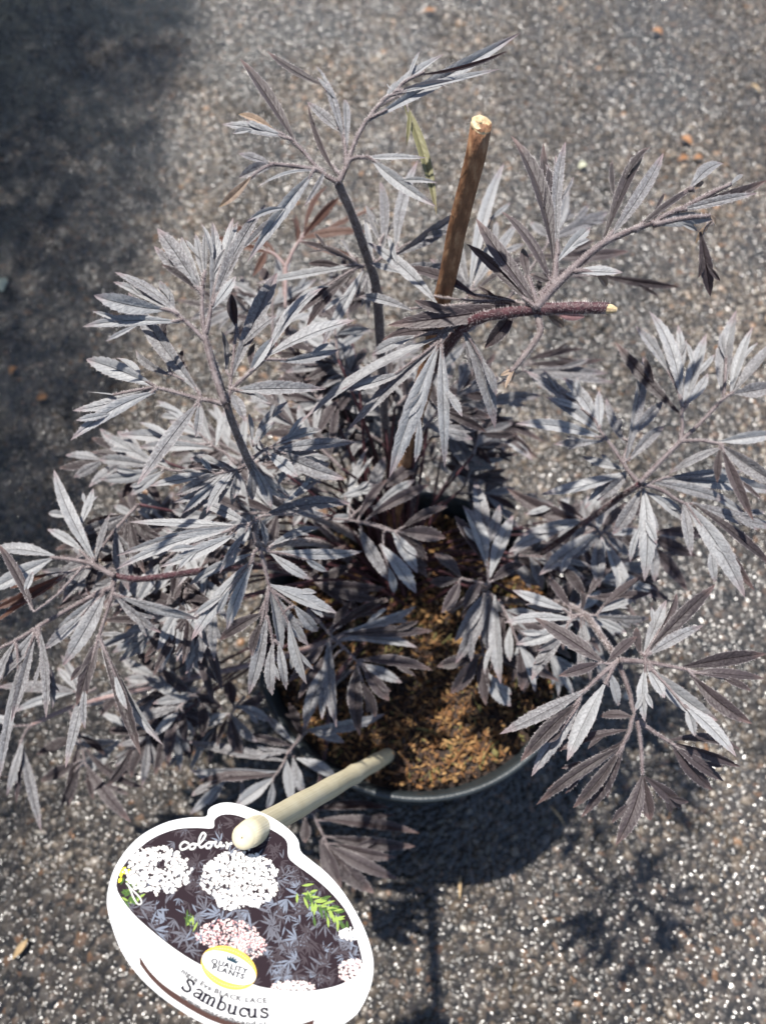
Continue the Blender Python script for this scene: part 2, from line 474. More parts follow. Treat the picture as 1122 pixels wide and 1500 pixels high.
# ------------------------------------------------------------------ the shrub
shrub = empty('elder_shrub', (0, 0, .148))
tag(shrub, 'black-leaved elder shrub with finely cut silvery purple leaves growing in the pot', 'shrub')
def frame(t, roll):
    mid = None
    n0 = roll
    s = t.cross(n0)
    if s.length < 1e-4: s = t.cross(Vector((1, 0, 0)))
    s.normalize()
    return s, s.cross(t).normalized()
NSEG = 18
def blade(mb, p0, p1, w, mi=0, bow=None, tilt=None, lobes=True, seed_side=0):
    """one lanceolate finger of a leaflet: folded along its midrib, toothed, arched, pointed"""
    p0, p1 = Vector(p0), Vector(p1)
    t = p1 - p0
    L = t.length
    if L < 1e-5: return
    t.normalize()
    tocam = (CAM - (p0 + p1) * .5).normalized()
    n0 = tocam * .55 + Vector((0, 0, .5)) + Vector((random.gauss(0, .3), random.gauss(0, .3), random.gauss(0, .2)))
    if tilt is not None: n0 = tilt
    s, n = frame(t, n0)
    bow = random.uniform(-.02, .10) if bow is None else bow
    side = random.uniform(-.05, .05)
    fold = random.uniform(.18, .58)
    curl = random.uniform(-.1, .25)
    pk = random.uniform(.40, .56)
    wav = random.uniform(.02, .06); ph = random.uniform(0, 6)
    verts, uvs = [], []
    cols = (-1, -.66, -.3, 0, .3, .66, 1)
    tooth = random.uniform(.015, .055)
    for i in range(NSEG + 1):
        u = i / NSEG
        if u < pk: f = .17 + .83 * math.sin(math.pi / 2 * (u / pk)) ** 1.35
        else: f = max(0.0, 1 - ((u - pk) / (1 - pk)) ** 2.1)
        f = max(f, .015)
        c = p0 + t * (L * u) + n * (bow * L * 4 * u * (1 - u) - .06 * L * u * u * random.uniform(.9, 1.1) * 0) + s * (side * L * 4 * u * (1 - u))
        hw = w * .5 * f
        for v in cols:
            tw_ = 1 + (tooth * (1 if i % 2 else -1) * (abs(v) == 1) if .12 < u < .95 else 0)
            av = abs(v)
            z = fold * av * hw - curl * av * av * hw + wav * hw * math.sin(u * 17 + ph + v * 2) * av
            z += -.05 * hw * math.exp(-(v * 6) ** 2) + .06 * hw * math.sin(av * 3.1)
            verts.append(c + s * (v * hw * tw_) + n * z + t * (.35 * hw * (1 if i % 2 else 0) * (av == 1)))
            uvs.append((u, v))
    nc = len(cols)
    fs = []
    for i in range(NSEG):
        for k in range(nc - 1):
            fs.append((i * nc + k, i * nc + k + 1, (i + 1) * nc + k + 1, (i + 1) * nc + k))
    mb.add(verts, fs, uvs, mi)
    # short pale hairs along the margin
    if L > .012:
        for q in range(int(L * 1500)):
            i = random.randrange(2, NSEG - 1); k = random.choice((0, nc - 1))
            a = verts[i * nc + k].lerp(verts[(i + 1) * nc + k], random.random())
            d = (s * (1 if k else -1) + t * random.uniform(.1, .8) + n * random.uniform(-.5, .7)).normalized()
            ln = random.uniform(.0004, .0009)
            mb.add([a + t * .00006, a - t * .00006, a + d * ln], [(0, 1, 2)], [(.5, .5)] * 3, 6)
    if lobes and L > .022 and random.random() < .45:
        for sd_ in random.sample((-1, 1), random.choice((1, 1, 2))):
            u = random.uniform(.30, .55)
            b0 = p0 + t * (L * u) + n * (bow * L * 4 * u * (1 - u) + .0003) + s * (sd_ * w * .08)
            d = (t + s * sd_ * random.uniform(.30, .5) + n * random.uniform(-.1, .15)).normalized()
            blade(mb, b0, b0 + d * L * random.uniform(.28, .42), w * random.uniform(.38, .55), mi, .05, n, False)
def smooth_path(pts, k=5):
    pts = [Vector(p) for p in pts]
    if len(pts) < 3:
        return [pts[0].lerp(pts[-1], i / k) for i in range(k + 1)]
    out = []
    for i in range(len(pts) - 1):
        a, b_, c, d = pts[max(i - 1, 0)], pts[i], pts[i + 1], pts[min(i + 2, len(pts) - 1)]
        for j in range(k):
            u = j / k
            out.append(.5 * ((2 * b_) + (c - a) * u + (2 * a - 5 * b_ + 4 * c - d) * u * u + (3 * b_ - a - 3 * c + d) * u ** 3))
    out.append(pts[-1])
    return out
def stalk(mb, pts, r0, r1, hair=True, mi=0, hmi=1, dens=15000, hl=.0009):
    q = smooth_path(pts)
    n = len(q)
    rr = [r0 + (r1 - r0) * i / (n - 1) for i in range(n)]
    rr = [r * random.uniform(.93, 1.07) for r in rr]
    mb.tube(q, rr, 7, mi)
    if hair: mb.hairs(q, rr, dens, hl, hmi)
NLEAF = [0, 0]
def leaf(reg, z0, g, rach, leaflets, rr=.00085, mi=0, pet='petiole', label=None):
    ox, oy, sc = REG[reg]
    node = rach[0][0]
    def P3(x, y, dz=0):
        fx, fy = ox + x * sc, oy + y * sc
        d = math.hypot((x - node[0]) * sc, (y - node[1]) * sc)
        return P(fx, fy, z0 + g * d / 100 + dz)
    mb = MB()
    paths = []
    for k, pl in enumerate(rach):
        pts = [P3(*p) for p in pl]
        if len(pts) == 1: pts.append(pts[0] + Vector((.001, 0, .0012)))
        if k: # start on the nearest point of what is there already
            near = min((q for pa in paths for q in pa), key=lambda q: (q - pts[0]).length)
            if (near - pts[0]).length > .0006: pts = [near] + pts
        stalk(mb, pts, rr * (1 if k == 0 else .85), rr * .55)
        paths.append(smooth_path(pts))
    allp = [q for pa in paths for q in pa]
    root = None
    todo = []
    for lf in leaflets:
        lb = MB()
        base = None
        for bl in lf:
            x0, y0, x1, y1, w = bl[:5]
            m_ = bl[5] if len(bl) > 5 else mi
            a = P3(x0, y0, .0)
            b_ = P3(x1, y1, random.uniform(-.010, .003))
            if base is None:
                base = min(allp, key=lambda q: (q - a).length)
                joins = [base]
            j = min(joins, key=lambda q: (q - a).length)
            if (j - a).length > .0012:
                stalk(mb, [j, j.lerp(a, .5) + Vector((0, 0, .0006)), a + (b_ - a) * .12], rr * .6, rr * .42)
            joins.append(a)
            wm = w * sc * depth(a) / FPX * .94
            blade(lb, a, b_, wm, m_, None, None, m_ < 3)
        todo.append(lb)
        NLEAF[1] += 1
    o = mb.obj('leaf', [M[pet], M['hair']], shrub)
    NLEAF[0] += 1
    if label: o['label'] = label
    for lb in todo:
        c = lb.obj('leaflet', LEAFM + [M['hair']], o)
    return o
def branch(name, pts, r0, r1, mat, hair=True, hl=.0012, dens=16000):
    mb = MB()
    q = [P(*p) if len(p) == 3 else p for p in pts]
    stalk(mb, q, r0, r1, hair, 0, 1, dens, hl)
    return mb.obj(name, [M[mat], M['hair']], shrub)

hedge()
# --- branches: (pixel x, pixel y, height)
branch('branch', [(560, 840, .140), (540, 800, .20), (470, 760, .28), (405, 735, .335), (372, 690, .375), (345, 630, .41), (332, 592, .425), (303, 500, .44)], .0026, .0013, 'stem_grey')
branch('branch', [(590, 800, .140), (570, 690, .23), (560, 560, .32), (552, 430, .385), (540, 385, .405), (516, 315, .44), (500, 280, .462), (495, 267, .466)], .0028, .0016, 'stem_grey')
branch('branch', [(600, 830, .140), (597, 720, .22), (602, 620, .31), (625, 560, .365), (660, 500, .405), (700, 467, .425), (770, 455, .437), (792, 452, .438)], .0032, .0022, 'stem')
branch('branch', [(680, 860, .140), (760, 830, .20), (850, 770, .27), (905, 730, .315), (936, 709, .34)], .0024, .0014, 'stem')
branch('branch', [(700, 880, .140), (770, 880, .20), (820, 885, .25), (855, 900, .285), (882, 935, .31), (906, 968, .33)], .0024, .0014, 'stem_grey')
branch('branch', [(650, 900, .140), (680, 880, .19), (716, 857, .25)], .0019, .0011, 'stem')
branch('branch', [(530, 880, .140), (470, 850, .21), (400, 830, .265), (300, 836, .30), (210, 848, .315), (168, 843, .32)], .0025, .0015, 'stem')
branch('branch', [(545, 850, .140), (480, 800, .23), (420, 795, .31), (383, 800, .355), (373, 780, .366), (377, 757, .37)], .0022, .0012, 'stem_grey')
branch('branch', [(540, 900, .140), (490, 900, .19), (460, 890, .235), (450, 895, .24)], .0017, .0011, 'stem')
branch('branch', [(550, 860, .140), (500, 800, .21), (462, 764, .27), (470, 762, .275)], .0019, .001, 'stem')
branch('branch', [(565, 800, .140), (500, 640, .2), (430, 520, .25), (419, 450, .285), (418, 392, .30)], .0024, .0016, 'stem_pink')
branch('branch', [(530, 920, .140), (420, 960, .19), (250, 1000, .20), (155, 1022, .20), (100, 1038, .19), (47, 1062, .185)], .0021, .0012, 'stem_pink')
branch('branch', [(540, 960, .140), (470, 1020, .17), (440, 1080, .175), (422, 1100, .178)], .0017, .001, 'stem_grey')
branch('branch', [(600, 800, .140), (610, 680, .19), (640, 600, .245), (680, 594, .26)], .002, .001, 'stem')
branch('branch', [(545, 930, .140), (490, 1000, .165), (478, 1090, .155), (462, 1180, .14), (457, 1187, .14)], .0017, .001, 'stem')
# cut woody cane
cp = [P(560, 832, .140), P(600, 640, .285), P(655, 400, .425), P(705, 182, .498)]
a0, a1 = cp[0], cp[-1]
cl = [a0.lerp(a1, i / 30) + Vector((noise.noise(Vector((i * .4, 0, 0))) * .0012, noise.noise(Vector((0, i * .4, 0))) * .0012, 0)) for i in range(31)]
cr = [.0046 - .0007 * i / 30 + .0005 * noise.noise(Vector((i * .9, 5, 0))) + (.0006 if i in (17, 18) else 0) for i in range(31)]
mb = MB(); mb.tube(cl, cr, 14, 0)
for q in range(260):
    i = random.randrange(3, 29); f = random.random(); c = cl[i].lerp(cl[i + 1], f)
    d = Vector((random.gauss(0, 1), random.gauss(0, 1), random.gauss(0, .3))).normalized()
    k = random.uniform(.0003, .0007); e = d.cross(Vector((0, 0, 1))).normalized(); a_ = (a1 - a0).normalized()
    c = c + d * (cr[i] * .93)
    mb.add([c + e * k, c + a_ * k * 1.6, c - e * k, c - a_ * k * 1.6, c + d * k * .9], [(0, 1, 4), (1, 2, 4), (2, 3, 4), (3, 0, 4)], None, 0)
cane = mb.obj('cut_cane', [M['bark']], shrub)
cane['label'] = 'brown woody cane cut off at the top'
mb = MB()
ax = (a1 - a0).normalized(); ex = ax.cross(Vector((0, 1, 0))).normalized(); ey = ax.cross(ex)
vv = []
for rr_, hh in ((.0040, -.0006), (.0038, .0004), (.0026, .0007), (.0012, .0002), (.0002, -.0002)):
    for k in range(18):
        a = 6.283 * k / 18
        vv.append(a1 + (ex * math.cos(a) + ey * math.sin(a)) * rr_ * random.uniform(.94, 1.05) + ax * (hh + .0009 * math.cos(a + 1) + random.uniform(-.0002, .0002)))
mb.add(vv, [(i * 18 + k, i * 18 + (k + 1) % 18, (i + 1) * 18 + (k + 1) % 18, (i + 1) * 18 + k) for i in range(4) for k in range(18)])
mb.obj('cut_end', M['pith'], cane, False)

# --- leaves traced from the photograph (coordinates of the zoomed regions), height at the node, rise per 100 px
D, B, O, W, K = 1, 2, 3, 4, 5
# T1: topmost leaf
leaf(1, .468, .006, [[(465, 535), (480, 505), (490, 485), (520, 400), (560, 330), (600, 285)], [(490, 485), (487, 420), (470, 335), (440, 265), (415, 215)],
     [(465, 535), (410, 500), (350, 430), (305, 392)], [(400, 495), (330, 483), (245, 474)], [(492, 470), (520, 455), (565, 456)]],
     [[(560, 338, 1040, 60, 46), (600, 280, 800, 127, 32), (640, 255, 975, 175, 25), (650, 245, 842, 212, 24), (700, 195, 1005, 115, 14, D), (620, 270, 648, 212, 16)],
      [(545, 456, 745, 456, 22), (570, 460, 775, 610, 40)],
      [(425, 230, 240, 118, 32, D), (455, 285, 392, 165, 14), (480, 380, 366, 278, 36), (485, 400, 425, 205, 32), (490, 445, 486, 270, 26)],
      [(335, 415, 155, 143, 44, D), (300, 390, 98, 350, 40), (270, 375, 150, 318, 26, W)],
      [(255, 475, 150, 442, 36), (258, 478, 150, 520, 40), (190, 515, 88, 612, 30, W)],
      [(400, 498, 208, 550, 13)], [(425, 492, 355, 612, 18)], [(385, 505, 178, 785, 42)],
      [(458, 508, 368, 278, 20, D)]], rr=.0012)
# folded olive leaf hanging behind it
leaf(1, .452, -.008, [[(600, 290), (650, 262), (668, 270)]], [[(664, 262, 775, 638, 40, O), (690, 300, 680, 420, 16, O)]], rr=.0006)
# upright leaf behind the top branch
leaf(1, .395, .004, [[(565, 800), (600, 775), (640, 755)]], [[(648, 755, 716, 465, 44)], [(645, 765, 850, 625, 50), (700, 720, 830, 690, 22)],
     [(600, 775, 597, 530, 34), (600, 725, 553, 620, 16), (604, 705, 655, 635, 16)], [(575, 780, 549, 645, 20)], [(660, 800, 830, 820, 34)]])
# dark drooping leaf left of the top branch
leaf(1, .392, -.010, [[(560, 795), (525, 795), (490, 770)], [(540, 800), (500, 815)]],
     [[(530, 792, 338, 720, 24, D), (500, 760, 470, 712, 14)], [(535, 795, 205, 853, 34), (480, 800, 370, 790, 24, D)], [(505, 812, 282, 975, 42, D), (440, 860, 330, 905, 20)],
      [(515, 815, 365, 992, 36, D)], [(545, 810, 410, 1060, 34)], [(560, 800, 560, 960, 22), (565, 805, 520, 900, 18)], [(575, 860, 605, 920, 34, D)]])
# brown shaded leaf far behind
leaf(1, .30, .002, [[(300, 800), (325, 745), (345, 715)], [(300, 800), (258, 757), (200, 748)], [(300, 800), (298, 930)]],
     [[(345, 715, 470, 578, 32, B)], [(345, 712, 560, 690, 36, B), (400, 700, 590, 610, 22, B)], [(335, 735, 330, 635, 30, B)], [(355, 700, 432, 545, 26, B)], [(350, 722, 520, 770, 26, B)],
      [(250, 752, 120, 670, 26, B)], [(240, 748, 195, 830, 26, B)], [(270, 765, 190, 690, 20, B)], [(260, 760, 60, 700, 26, B)]], rr=.0014, pet='stem_pink')
# big leaf reaching left from the maroon shoot
leaf(1, .425, -.004, [[(1075, 925), (1040, 915), (1000, 905)]], [[(1050, 915, 870, 885, 34, D), (900, 893, 655, 805, 38, D)], [(1055, 925, 620, 985, 66, D)],
     [(775, 915, 556, 722, 46)], [(700, 940, 530, 895, 34)]])
# D: right upper leaf with the long hairy rachis
leaf(2, .440, .006, [[(368, 652), (420, 590), (500, 512), (580, 445), (660, 405), (760, 368)], [(428, 580), (432, 520), (435, 470)]],
     [[(690, 398, 890, 255, 26, D), (870, 262, 980, 178, 46), (880, 270, 905, 230, 26, W)], [(750, 380, 945, 362, 46), (935, 345, 955, 380, 20, W)], [(820, 335, 1125, 232, 42, D), (830, 335, 1095, 275, 32), (1000, 250, 1040, 212, 20)],
      [(582, 445, 728, 125, 48, D), (600, 432, 785, 143, 46)], [(436, 500, 545, 388, 42)], [(430, 490, 393, 110, 46, D), (440, 480, 466, 105, 38), (432, 400, 432, 150, 30)], [(425, 495, 285, 86, 64, D)],
      [(418, 570, 255, 335, 42, D)], [(372, 640, 172, 357, 58, D), (345, 560, 325, 455, 32, D)], [(380, 610, 378, 555, 22, D), (420, 572, 350, 540, 32, D)], [(490, 532, 652, 535, 42), (560, 535, 600, 580, 30, W)],
      [(350, 640, 140, 440, 38, D)]], rr=.0020)
# dangling dark strip at its tip
leaf(2, .455, -.02, [[(930, 350), (950, 362), (940, 380)]], [[(945, 365, 890, 440, 20, W), (905, 400, 938, 614, 42, D)]], rr=.0005)
# stub of the cut shoot with its torn skin
mb = MB(); st = [P(*p) for p in ((785, 453, .438), (830, 451, .440), (880, 451, .442), (891, 452, .4425))]
stalk(mb, st, .0026, .0022, True, 0, 1, 26000, .0012)
sob = mb.obj('cut_shoot', [M['stem'], M['hair']], shrub)
mb = MB(); mb.tube([P(888, 452, .4425), P(896, 453, .4427), P(903, 454, .4428)], [.0021, .0018, .0009], 9)
mb.obj('cut_end', M['pith'], sob, False)
leaf(2, .436, -.004, [[(385, 662), (400, 668)]], [[(395, 665, 460, 712, 40, W), (430, 670, 528, 680, 36, K)]], rr=.0007)
leaf(2, .436, -.004, [[(368, 660), (378, 700), (378, 740), (320, 820), (285, 862)]], [[(300, 845, 268, 915, 16, W), (295, 850, 252, 872, 18, W), (300, 845, 290, 890, 12, W)]], rr=.0017, pet='stem_grey', label='withered broken leaf stalk')
leaf(2, .430, -.006, [[(320, 662), (300, 655)]], [[(300, 655, 200, 782, 52, D)]])
# leaves drooping from the second node of the maroon shoot
leaf(6, .418, -.012, [[(62, 90), (40, 88), (22, 110), (12, 150)], [(62, 88), (85, 82)]],
     [[(14, 150, 26, 572, 48), (30, 300, 86, 397, 30)], [(80, 80, 197, 437, 58), (150, 200, 202, 326, 32), (95, 90, 120, 260, 26)]], rr=.0012)
leaf(0, .416, -.010, [[(664, 482), (650, 486), (640, 494)]], [[(655, 490, 440, 620, 34), (590, 545, 500, 570, 18)], [(648, 500, 508, 632, 24)], [(642, 505, 570, 700, 32), (610, 590, 583, 655, 14)], [(655, 488, 560, 498, 24, D), (610, 492, 545, 520, 18)]], rr=.0012)
# leaves behind the cane
leaf(2, .355, .004, [[(60, 760), (110, 680), (150, 600), (160, 585)]], [[(152, 590, 265, 175, 44), (215, 360, 285, 305, 18)], [(150, 590, 103, 388, 48)], [(160, 590, 310, 368, 40), (240, 480, 330, 440, 22)], [(165, 580, 215, 440, 44)], [(158, 600, 20, 490, 36)], [(165, 600, 380, 470, 36, D)]])
leaf(2, .32, .002, [[(100, 760), (260, 640), (380, 480), (420, 420)]], [[(400, 430, 605, 335, 46)], [(400, 440, 480, 330, 30)], [(380, 480, 672, 465, 42, D)], [(330, 560, 600, 540, 34, D), (560, 540, 840, 582, 28, D)], [(420, 420, 470, 250, 36)], [(410, 420, 350, 370, 30)]])
# A: left upper leaf
leaf(3, .440, .008, [[(560, 700), (520, 580), (497, 485), (486, 400), (487, 345)], [(497, 470), (510, 410), (515, 375)], [(494, 490), (455, 450), (408, 408)]],
     [[(482, 335, 338, 122, 58), (468, 318, 328, 180, 42), (470, 325, 352, 240, 24, D)], [(488, 320, 418, 150, 38), (492, 290, 464, 140, 32), (496, 280, 496, 130, 24)],
      [(512, 395, 520, 100, 44)], [(518, 370, 588, 86, 46), (545, 260, 602, 98, 22)], [(520, 380, 697, 42, 50), (545, 330, 662, 115, 46)], [(518, 388, 597, 280, 38)],
      [(410, 405, 198, 266, 46), (395, 400, 348, 293, 44)], [(385, 398, 193, 298, 32)], [(370, 390, 130, 342, 62)], [(412, 432, 93, 446, 40)]], rr=.0013)
leaf(3, .428, .002, [[(560, 703), (520, 690), (480, 684), (400, 662), (330, 645)]],
     [[(482, 672, 243, 333, 62), (455, 635, 390, 535, 44, D), (385, 605, 268, 523, 32), (360, 520, 352, 430, 22, D)], [(332, 642, 105, 553, 62), (285, 620, 203, 548, 36)],
      [(332, 650, 60, 722, 44), (205, 672, 112, 660, 24)], [(332, 660, 53, 820, 48)], [(472, 698, 272, 967, 54)], [(476, 700, 464, 812, 28)]], rr=.0011)
leaf(3, .430, .004, [[(570, 695), (580, 655), (640, 600), (700, 545)], [(578, 650), (580, 610)]],
     [[(582, 610, 732, 268, 62), (600, 450, 583, 338, 38, D), (612, 512, 732, 408, 38), (565, 600, 550, 463, 34)], [(692, 548, 985, 425, 66), (700, 535, 882, 318, 52), (740, 560, 935, 520, 34)],
      [(592, 655, 893, 650, 50), (640, 665, 712, 700, 28)], [(582, 668, 627, 757, 40)], [(640, 600, 720, 480, 36), (650, 590, 660, 500, 24, D)]], rr=.0011)
# second node on the left branch
leaf(3, .385, -.004, [[(645, 885), (690, 850), (720, 845)]], [[(710, 842, 880, 785, 40), (760, 820, 820, 740, 26)], [(722, 850, 995, 825, 42)], [(722, 852, 952, 943, 54), (800, 880, 880, 905, 28)], [(700, 860, 800, 940, 44), (720, 880, 905, 895, 34)],
      [(655, 840, 725, 760, 40), (650, 830, 640, 730, 30)], [(660, 800, 770, 690, 36)]])
leaf(3, .380, -.006, [[(640, 890), (600, 915), (530, 930)]], [[(530, 932, 313, 970, 44)], [(565, 910, 445, 880, 38)], [(560, 918, 440, 905, 26, D)], [(550, 925, 400, 1000, 40)], [(570, 925, 420, 1060, 40)], [(590, 925, 500, 1060, 36)], [(600, 920, 590, 1010, 32)], [(520, 925, 480, 870, 24)]])
# pale leaf behind on the left
leaf(3, .325, 0, [[(600, 900), (560, 860), (520, 838), (470, 790)]], [[(500, 836, 215, 802, 48), (400, 822, 280, 760, 28)], [(515, 845, 280, 842, 40)], [(480, 800, 338, 688, 36), (420, 750, 350, 740, 22)], [(520, 830, 480, 700, 34)], [(530, 840, 560, 720, 32)]])
leaf(3, .315, -.004, [[(560, 900), (420, 920), (340, 905)]], [[(345, 905, 163, 800, 42), (290, 870, 185, 798, 30)], [(340, 905, 148, 882, 44)], [(340, 915, 148, 947, 44)], [(360, 920, 250, 1000, 36)], [(380, 910, 300, 800, 34)]])
# J: middle left
leaf(4, .372, -.004, [[(1005, 262), (985, 285), (940, 292)], [(985, 285), (965, 300)]],
     [[(978, 290, 755, 183, 46)], [(945, 293, 608, 345, 42), (800, 315, 640, 300, 22)], [(935, 298, 458, 412, 44)], [(910, 310, 455, 466, 48), (700, 380, 560, 400, 26)], [(960, 300, 505, 280, 46)], [(920, 328, 628, 455, 54)], [(972, 312, 860, 482, 28)]])
leaf(4, .372, -.006, [[(960, 20), (945, 75), (925, 88)]],
     [[(940, 82, 587, 140, 48)], [(932, 82, 755, 40, 32)], [(922, 92, 678, 205, 42)], [(920, 92, 688, 288, 40)], [(922, 100, 770, 285, 38)], [(927, 100, 908, 213, 32)]])
leaf(4, .385, -.012, [[(985, 20), (990, 60)]], [[(990, 60, 990, 193, 38)], [(995, 65, 1062, 222, 48)], [(1005, 85, 1125, 188, 44)]])
leaf(4, .362, -.010, [[(1012, 385), (1000, 395), (990, 402)]], [[(992, 402, 742, 527, 38)], [(992, 395, 798, 353, 38, D)], [(993, 425, 750, 742, 66), (900, 540, 850, 640, 30)], [(988, 445, 890, 702, 52)]])
leaf(5, .366, -.006, [[(214, 316), (228, 312)]], [[(228, 310, 573, 260, 64), (350, 300, 480, 310, 30)], [(220, 330, 240, 430, 36)]])
leaf(5, .358, -.014, [[(215, 435), (235, 510), (252, 585)], [(225, 440), (262, 452)]],
     [[(262, 450, 617, 448, 48), (390, 475, 482, 527, 30)], [(258, 455, 412, 557, 42)], [(250, 430, 452, 353, 46)], [(255, 580, 518, 690, 68)], [(252, 590, 296, 862, 64)], [(262, 600, 407, 818, 52), (350, 660, 442, 762, 50), (300, 690, 325, 752, 22)],
      [(330, 720, 400, 968, 52)], [(245, 700, 173, 1007, 56), (270, 800, 265, 1012, 46), (290, 800, 320, 992, 36)], [(230, 690, 60, 795, 54, D)], [(225, 720, 185, 860, 42, D)]], rr=.0012)
leaf(5, .375, -.004, [[(160, 90), (180, 95), (200, 100)]], [[(185, 98, 448, 60, 52), (330, 80, 430, 30, 26)], [(300, 78, 548, 167, 48)], [(205, 120, 345, 245, 46)], [(250, 200, 422, 83, 36), (280, 195, 330, 110, 24)], [(310, 260, 488, 98, 40)], [(190, 110, 262, 277, 50)], [(178, 100, 182, 247, 38)]])
# K: centre
leaf(5, .278, .002, [[(440, 330), (500, 322), (600, 332), (740, 372)], [(560, 325), (640, 250), (690, 190)]],
     [[(640, 312, 878, 186, 48, D)], [(660, 285, 822, 168, 44)], [(690, 205, 838, 93, 54, D)], [(640, 240, 705, 78, 54)], [(530, 235, 672, 184, 42)], [(560, 300, 640, 38, 40)], [(480, 318, 590, 308, 34)], [(600, 320, 715, 165, 36, D)]])
leaf(5, .276, -.004, [[(600, 332), (680, 345), (745, 372)]],
     [[(770, 358, 953, 270, 52, D)], [(760, 372, 942, 395, 60, D)], [(745, 380, 872, 484, 50, D)], [(735, 372, 832, 534, 56)], [(685, 420, 827, 612, 62), (720, 510, 740, 612, 34)], [(605, 358, 728, 572, 52)], [(755, 390, 872, 552, 46, D)]])
# L: leaf over the bark mulch
leaf(5, .246, -.006, [[(400, 680), (445, 720), (490, 772), (545, 825), (600, 882)]],
     [[(510, 752, 738, 628, 48, D)], [(500, 742, 577, 643, 34, D)], [(540, 765, 828, 663, 42)], [(545, 772, 892, 760, 48, D)], [(535, 792, 832, 825, 52)], [(605, 872, 892, 914, 52, D), (640, 878, 818, 878, 32)], [(620, 890, 772, 962, 48)], [(620, 905, 722, 1032, 54, D)],
      [(595, 890, 608, 1172, 58, D), (618, 960, 668, 1097, 42, D)], [(598, 900, 558, 1047, 34)], [(488, 790, 516, 1137, 52)], [(490, 870, 388, 1142, 58), (470, 950, 460, 1107, 30)], [(480, 850, 365, 1032, 44, D)], [(475, 810, 328, 962, 44, D)]])
leaf(5, .232, 0, [[(330, 520), (420, 560), (480, 600)]], [[(450, 570, 710, 590, 46, D)], [(470, 600, 690, 640, 44, D)], [(440, 560, 580, 500, 40, D)], [(430, 570, 620, 690, 44, D)], [(400, 560, 560, 420, 40, D)]])
# low leaves in front of the pot, left
leaf(8, .185, -.004, [[(605, 42), (590, 80), (565, 115)], [(605, 42), (625, 60)]],
     [[(595, 70, 300, 12, 36)], [(575, 100, 318, 100, 32)], [(568, 112, 345, 127, 36, D)], [(562, 120, 450, 202, 42)], [(598, 60, 616, 195, 38)], [(620, 60, 652, 165, 38)], [(630, 62, 755, 132, 38)], [(560, 130, 543, 212, 28)]], pet='stem_grey')
leaf(8, .165, 0, [[(520, 110), (460, 125), (410, 130)]], [[(410, 132, 318, 226, 28)], [(400, 130, 322, 172, 28)], [(420, 128, 370, 200, 24)], [(440, 126, 320, 95, 24)], [(470, 130, 470, 220, 24)]])
leaf(5, .19, -.002, [[(320, 1245), (360, 1195), (402, 1150)]], [[(400, 1145, 705, 1083, 50)], [(410, 1150, 547, 1197, 44)], [(345, 1210, 145, 1163, 34, D)], [(350, 1200, 240, 1090, 34)], [(335, 1230, 170, 1240, 36)], [(380, 1170, 330, 1040, 36, D)]])
# dark leaf under the label stick
leaf(8, .135, 0, [[(672, 212), (695, 260), (722, 315)]],
     [[(685, 212, 903, 208, 32, D)], [(700, 240, 990, 282, 38, D)], [(715, 290, 978, 320, 38, D)], [(740, 310, 922, 352, 34, D)], [(722, 318, 928, 417, 40, D)], [(710, 315, 858, 457, 54, D)], [(700, 300, 762, 442, 54, D)], [(655, 235, 655, 310, 34, D)]])
# M: far left leaf
leaf(4, .325, .002, [[(450, 492), (400, 465), (350, 440), (270, 425), (200, 418)]],
     [[(375, 435, 213, 73, 54), (275, 260, 190, 245, 30), (330, 400, 187, 308, 38), (312, 300, 366, 148, 38)], [(372, 435, 430, 250, 30)], [(215, 412, -40, 388, 60)], [(205, 422, -60, 560, 66)]], rr=.0015)
leaf(4, .338, .002, [[(330, 450), (230, 560), (135, 632)]], [[(135, 635, -10, 360, 42, D), (95, 560, 130, 473, 28)]], rr=.0007)
leaf(4, .315, -.002, [[(360, 455), (310, 462), (270, 478)]], [[(272, 478, -30, 625, 46, B)], [(255, 490, -40, 690, 36, B)], [(200, 480, 40, 540, 26, B)]])
leaf(4, .322, -.006, [[(450, 500), (440, 535), (395, 552), (290, 610), (180, 672), (80, 735), (-20, 785)], [(445, 550), (420, 630), (390, 725)]],
     [[(410, 560, 248, 842, 74), (330, 640, 172, 780, 46)], [(385, 568, 190, 755, 48)], [(390, 728, 640, 1152, 56), (450, 870, 500, 1015, 28)], [(393, 740, 552, 1192, 60, D)], [(386, 738, 300, 1000, 56, D), (345, 900, 335, 1090, 30)], [(345, 880, 258, 1242, 56)],
      [(452, 565, 632, 712, 40)], [(465, 570, 783, 660, 46), (545, 590, 617, 652, 28)], [(155, 695, 182, 1047, 36)], [(152, 692, -10, 905, 46)], [(140, 710, 45, 1062, 38), (110, 800, 10, 900, 26)], [(85, 820, -5, 1305, 38)], [(175, 800, 207, 1012, 32)], [(60, 750, -30, 1000, 34)]], rr=.0014)
leaf(4, .205, 0, [[(380, 930), (330, 950), (285, 942)]], [[(290, 940, -10, 925, 48)], [(288, 946, 58, 1022, 34)], [(300, 940, 225, 850, 30)], [(320, 945, 240, 800, 32)]])
leaf(4, .185, -.002, [[(125, 1075), (105, 1095), (90, 1130)], [(125, 1075), (50, 1078)]], [[(92, 1130, 28, 1352, 34)], [(85, 1150, 163, 1492, 38)], [(78, 1140, 65, 1380, 30, D)], [(55, 1078, -20, 1170, 34)], [(60, 1076, -30, 1040, 34)]])
leaf(4, .15, -.004, [[(270, 1010), (300, 1080), (315, 1130), (335, 1220)]], [[(308, 1120, 145, 1190, 52, D)], [(312, 1140, 265, 1402, 44, D)], [(305, 1220, 160, 1292, 48, D)], [(335, 1225, 514, 1455, 48, D), (345, 1240, 365, 1365, 34, D)], [(315, 1115, 412, 1192, 34, D)], [(330, 1160, 582, 1322, 34, D)], [(300, 1240, 240, 1392, 34, D)]])
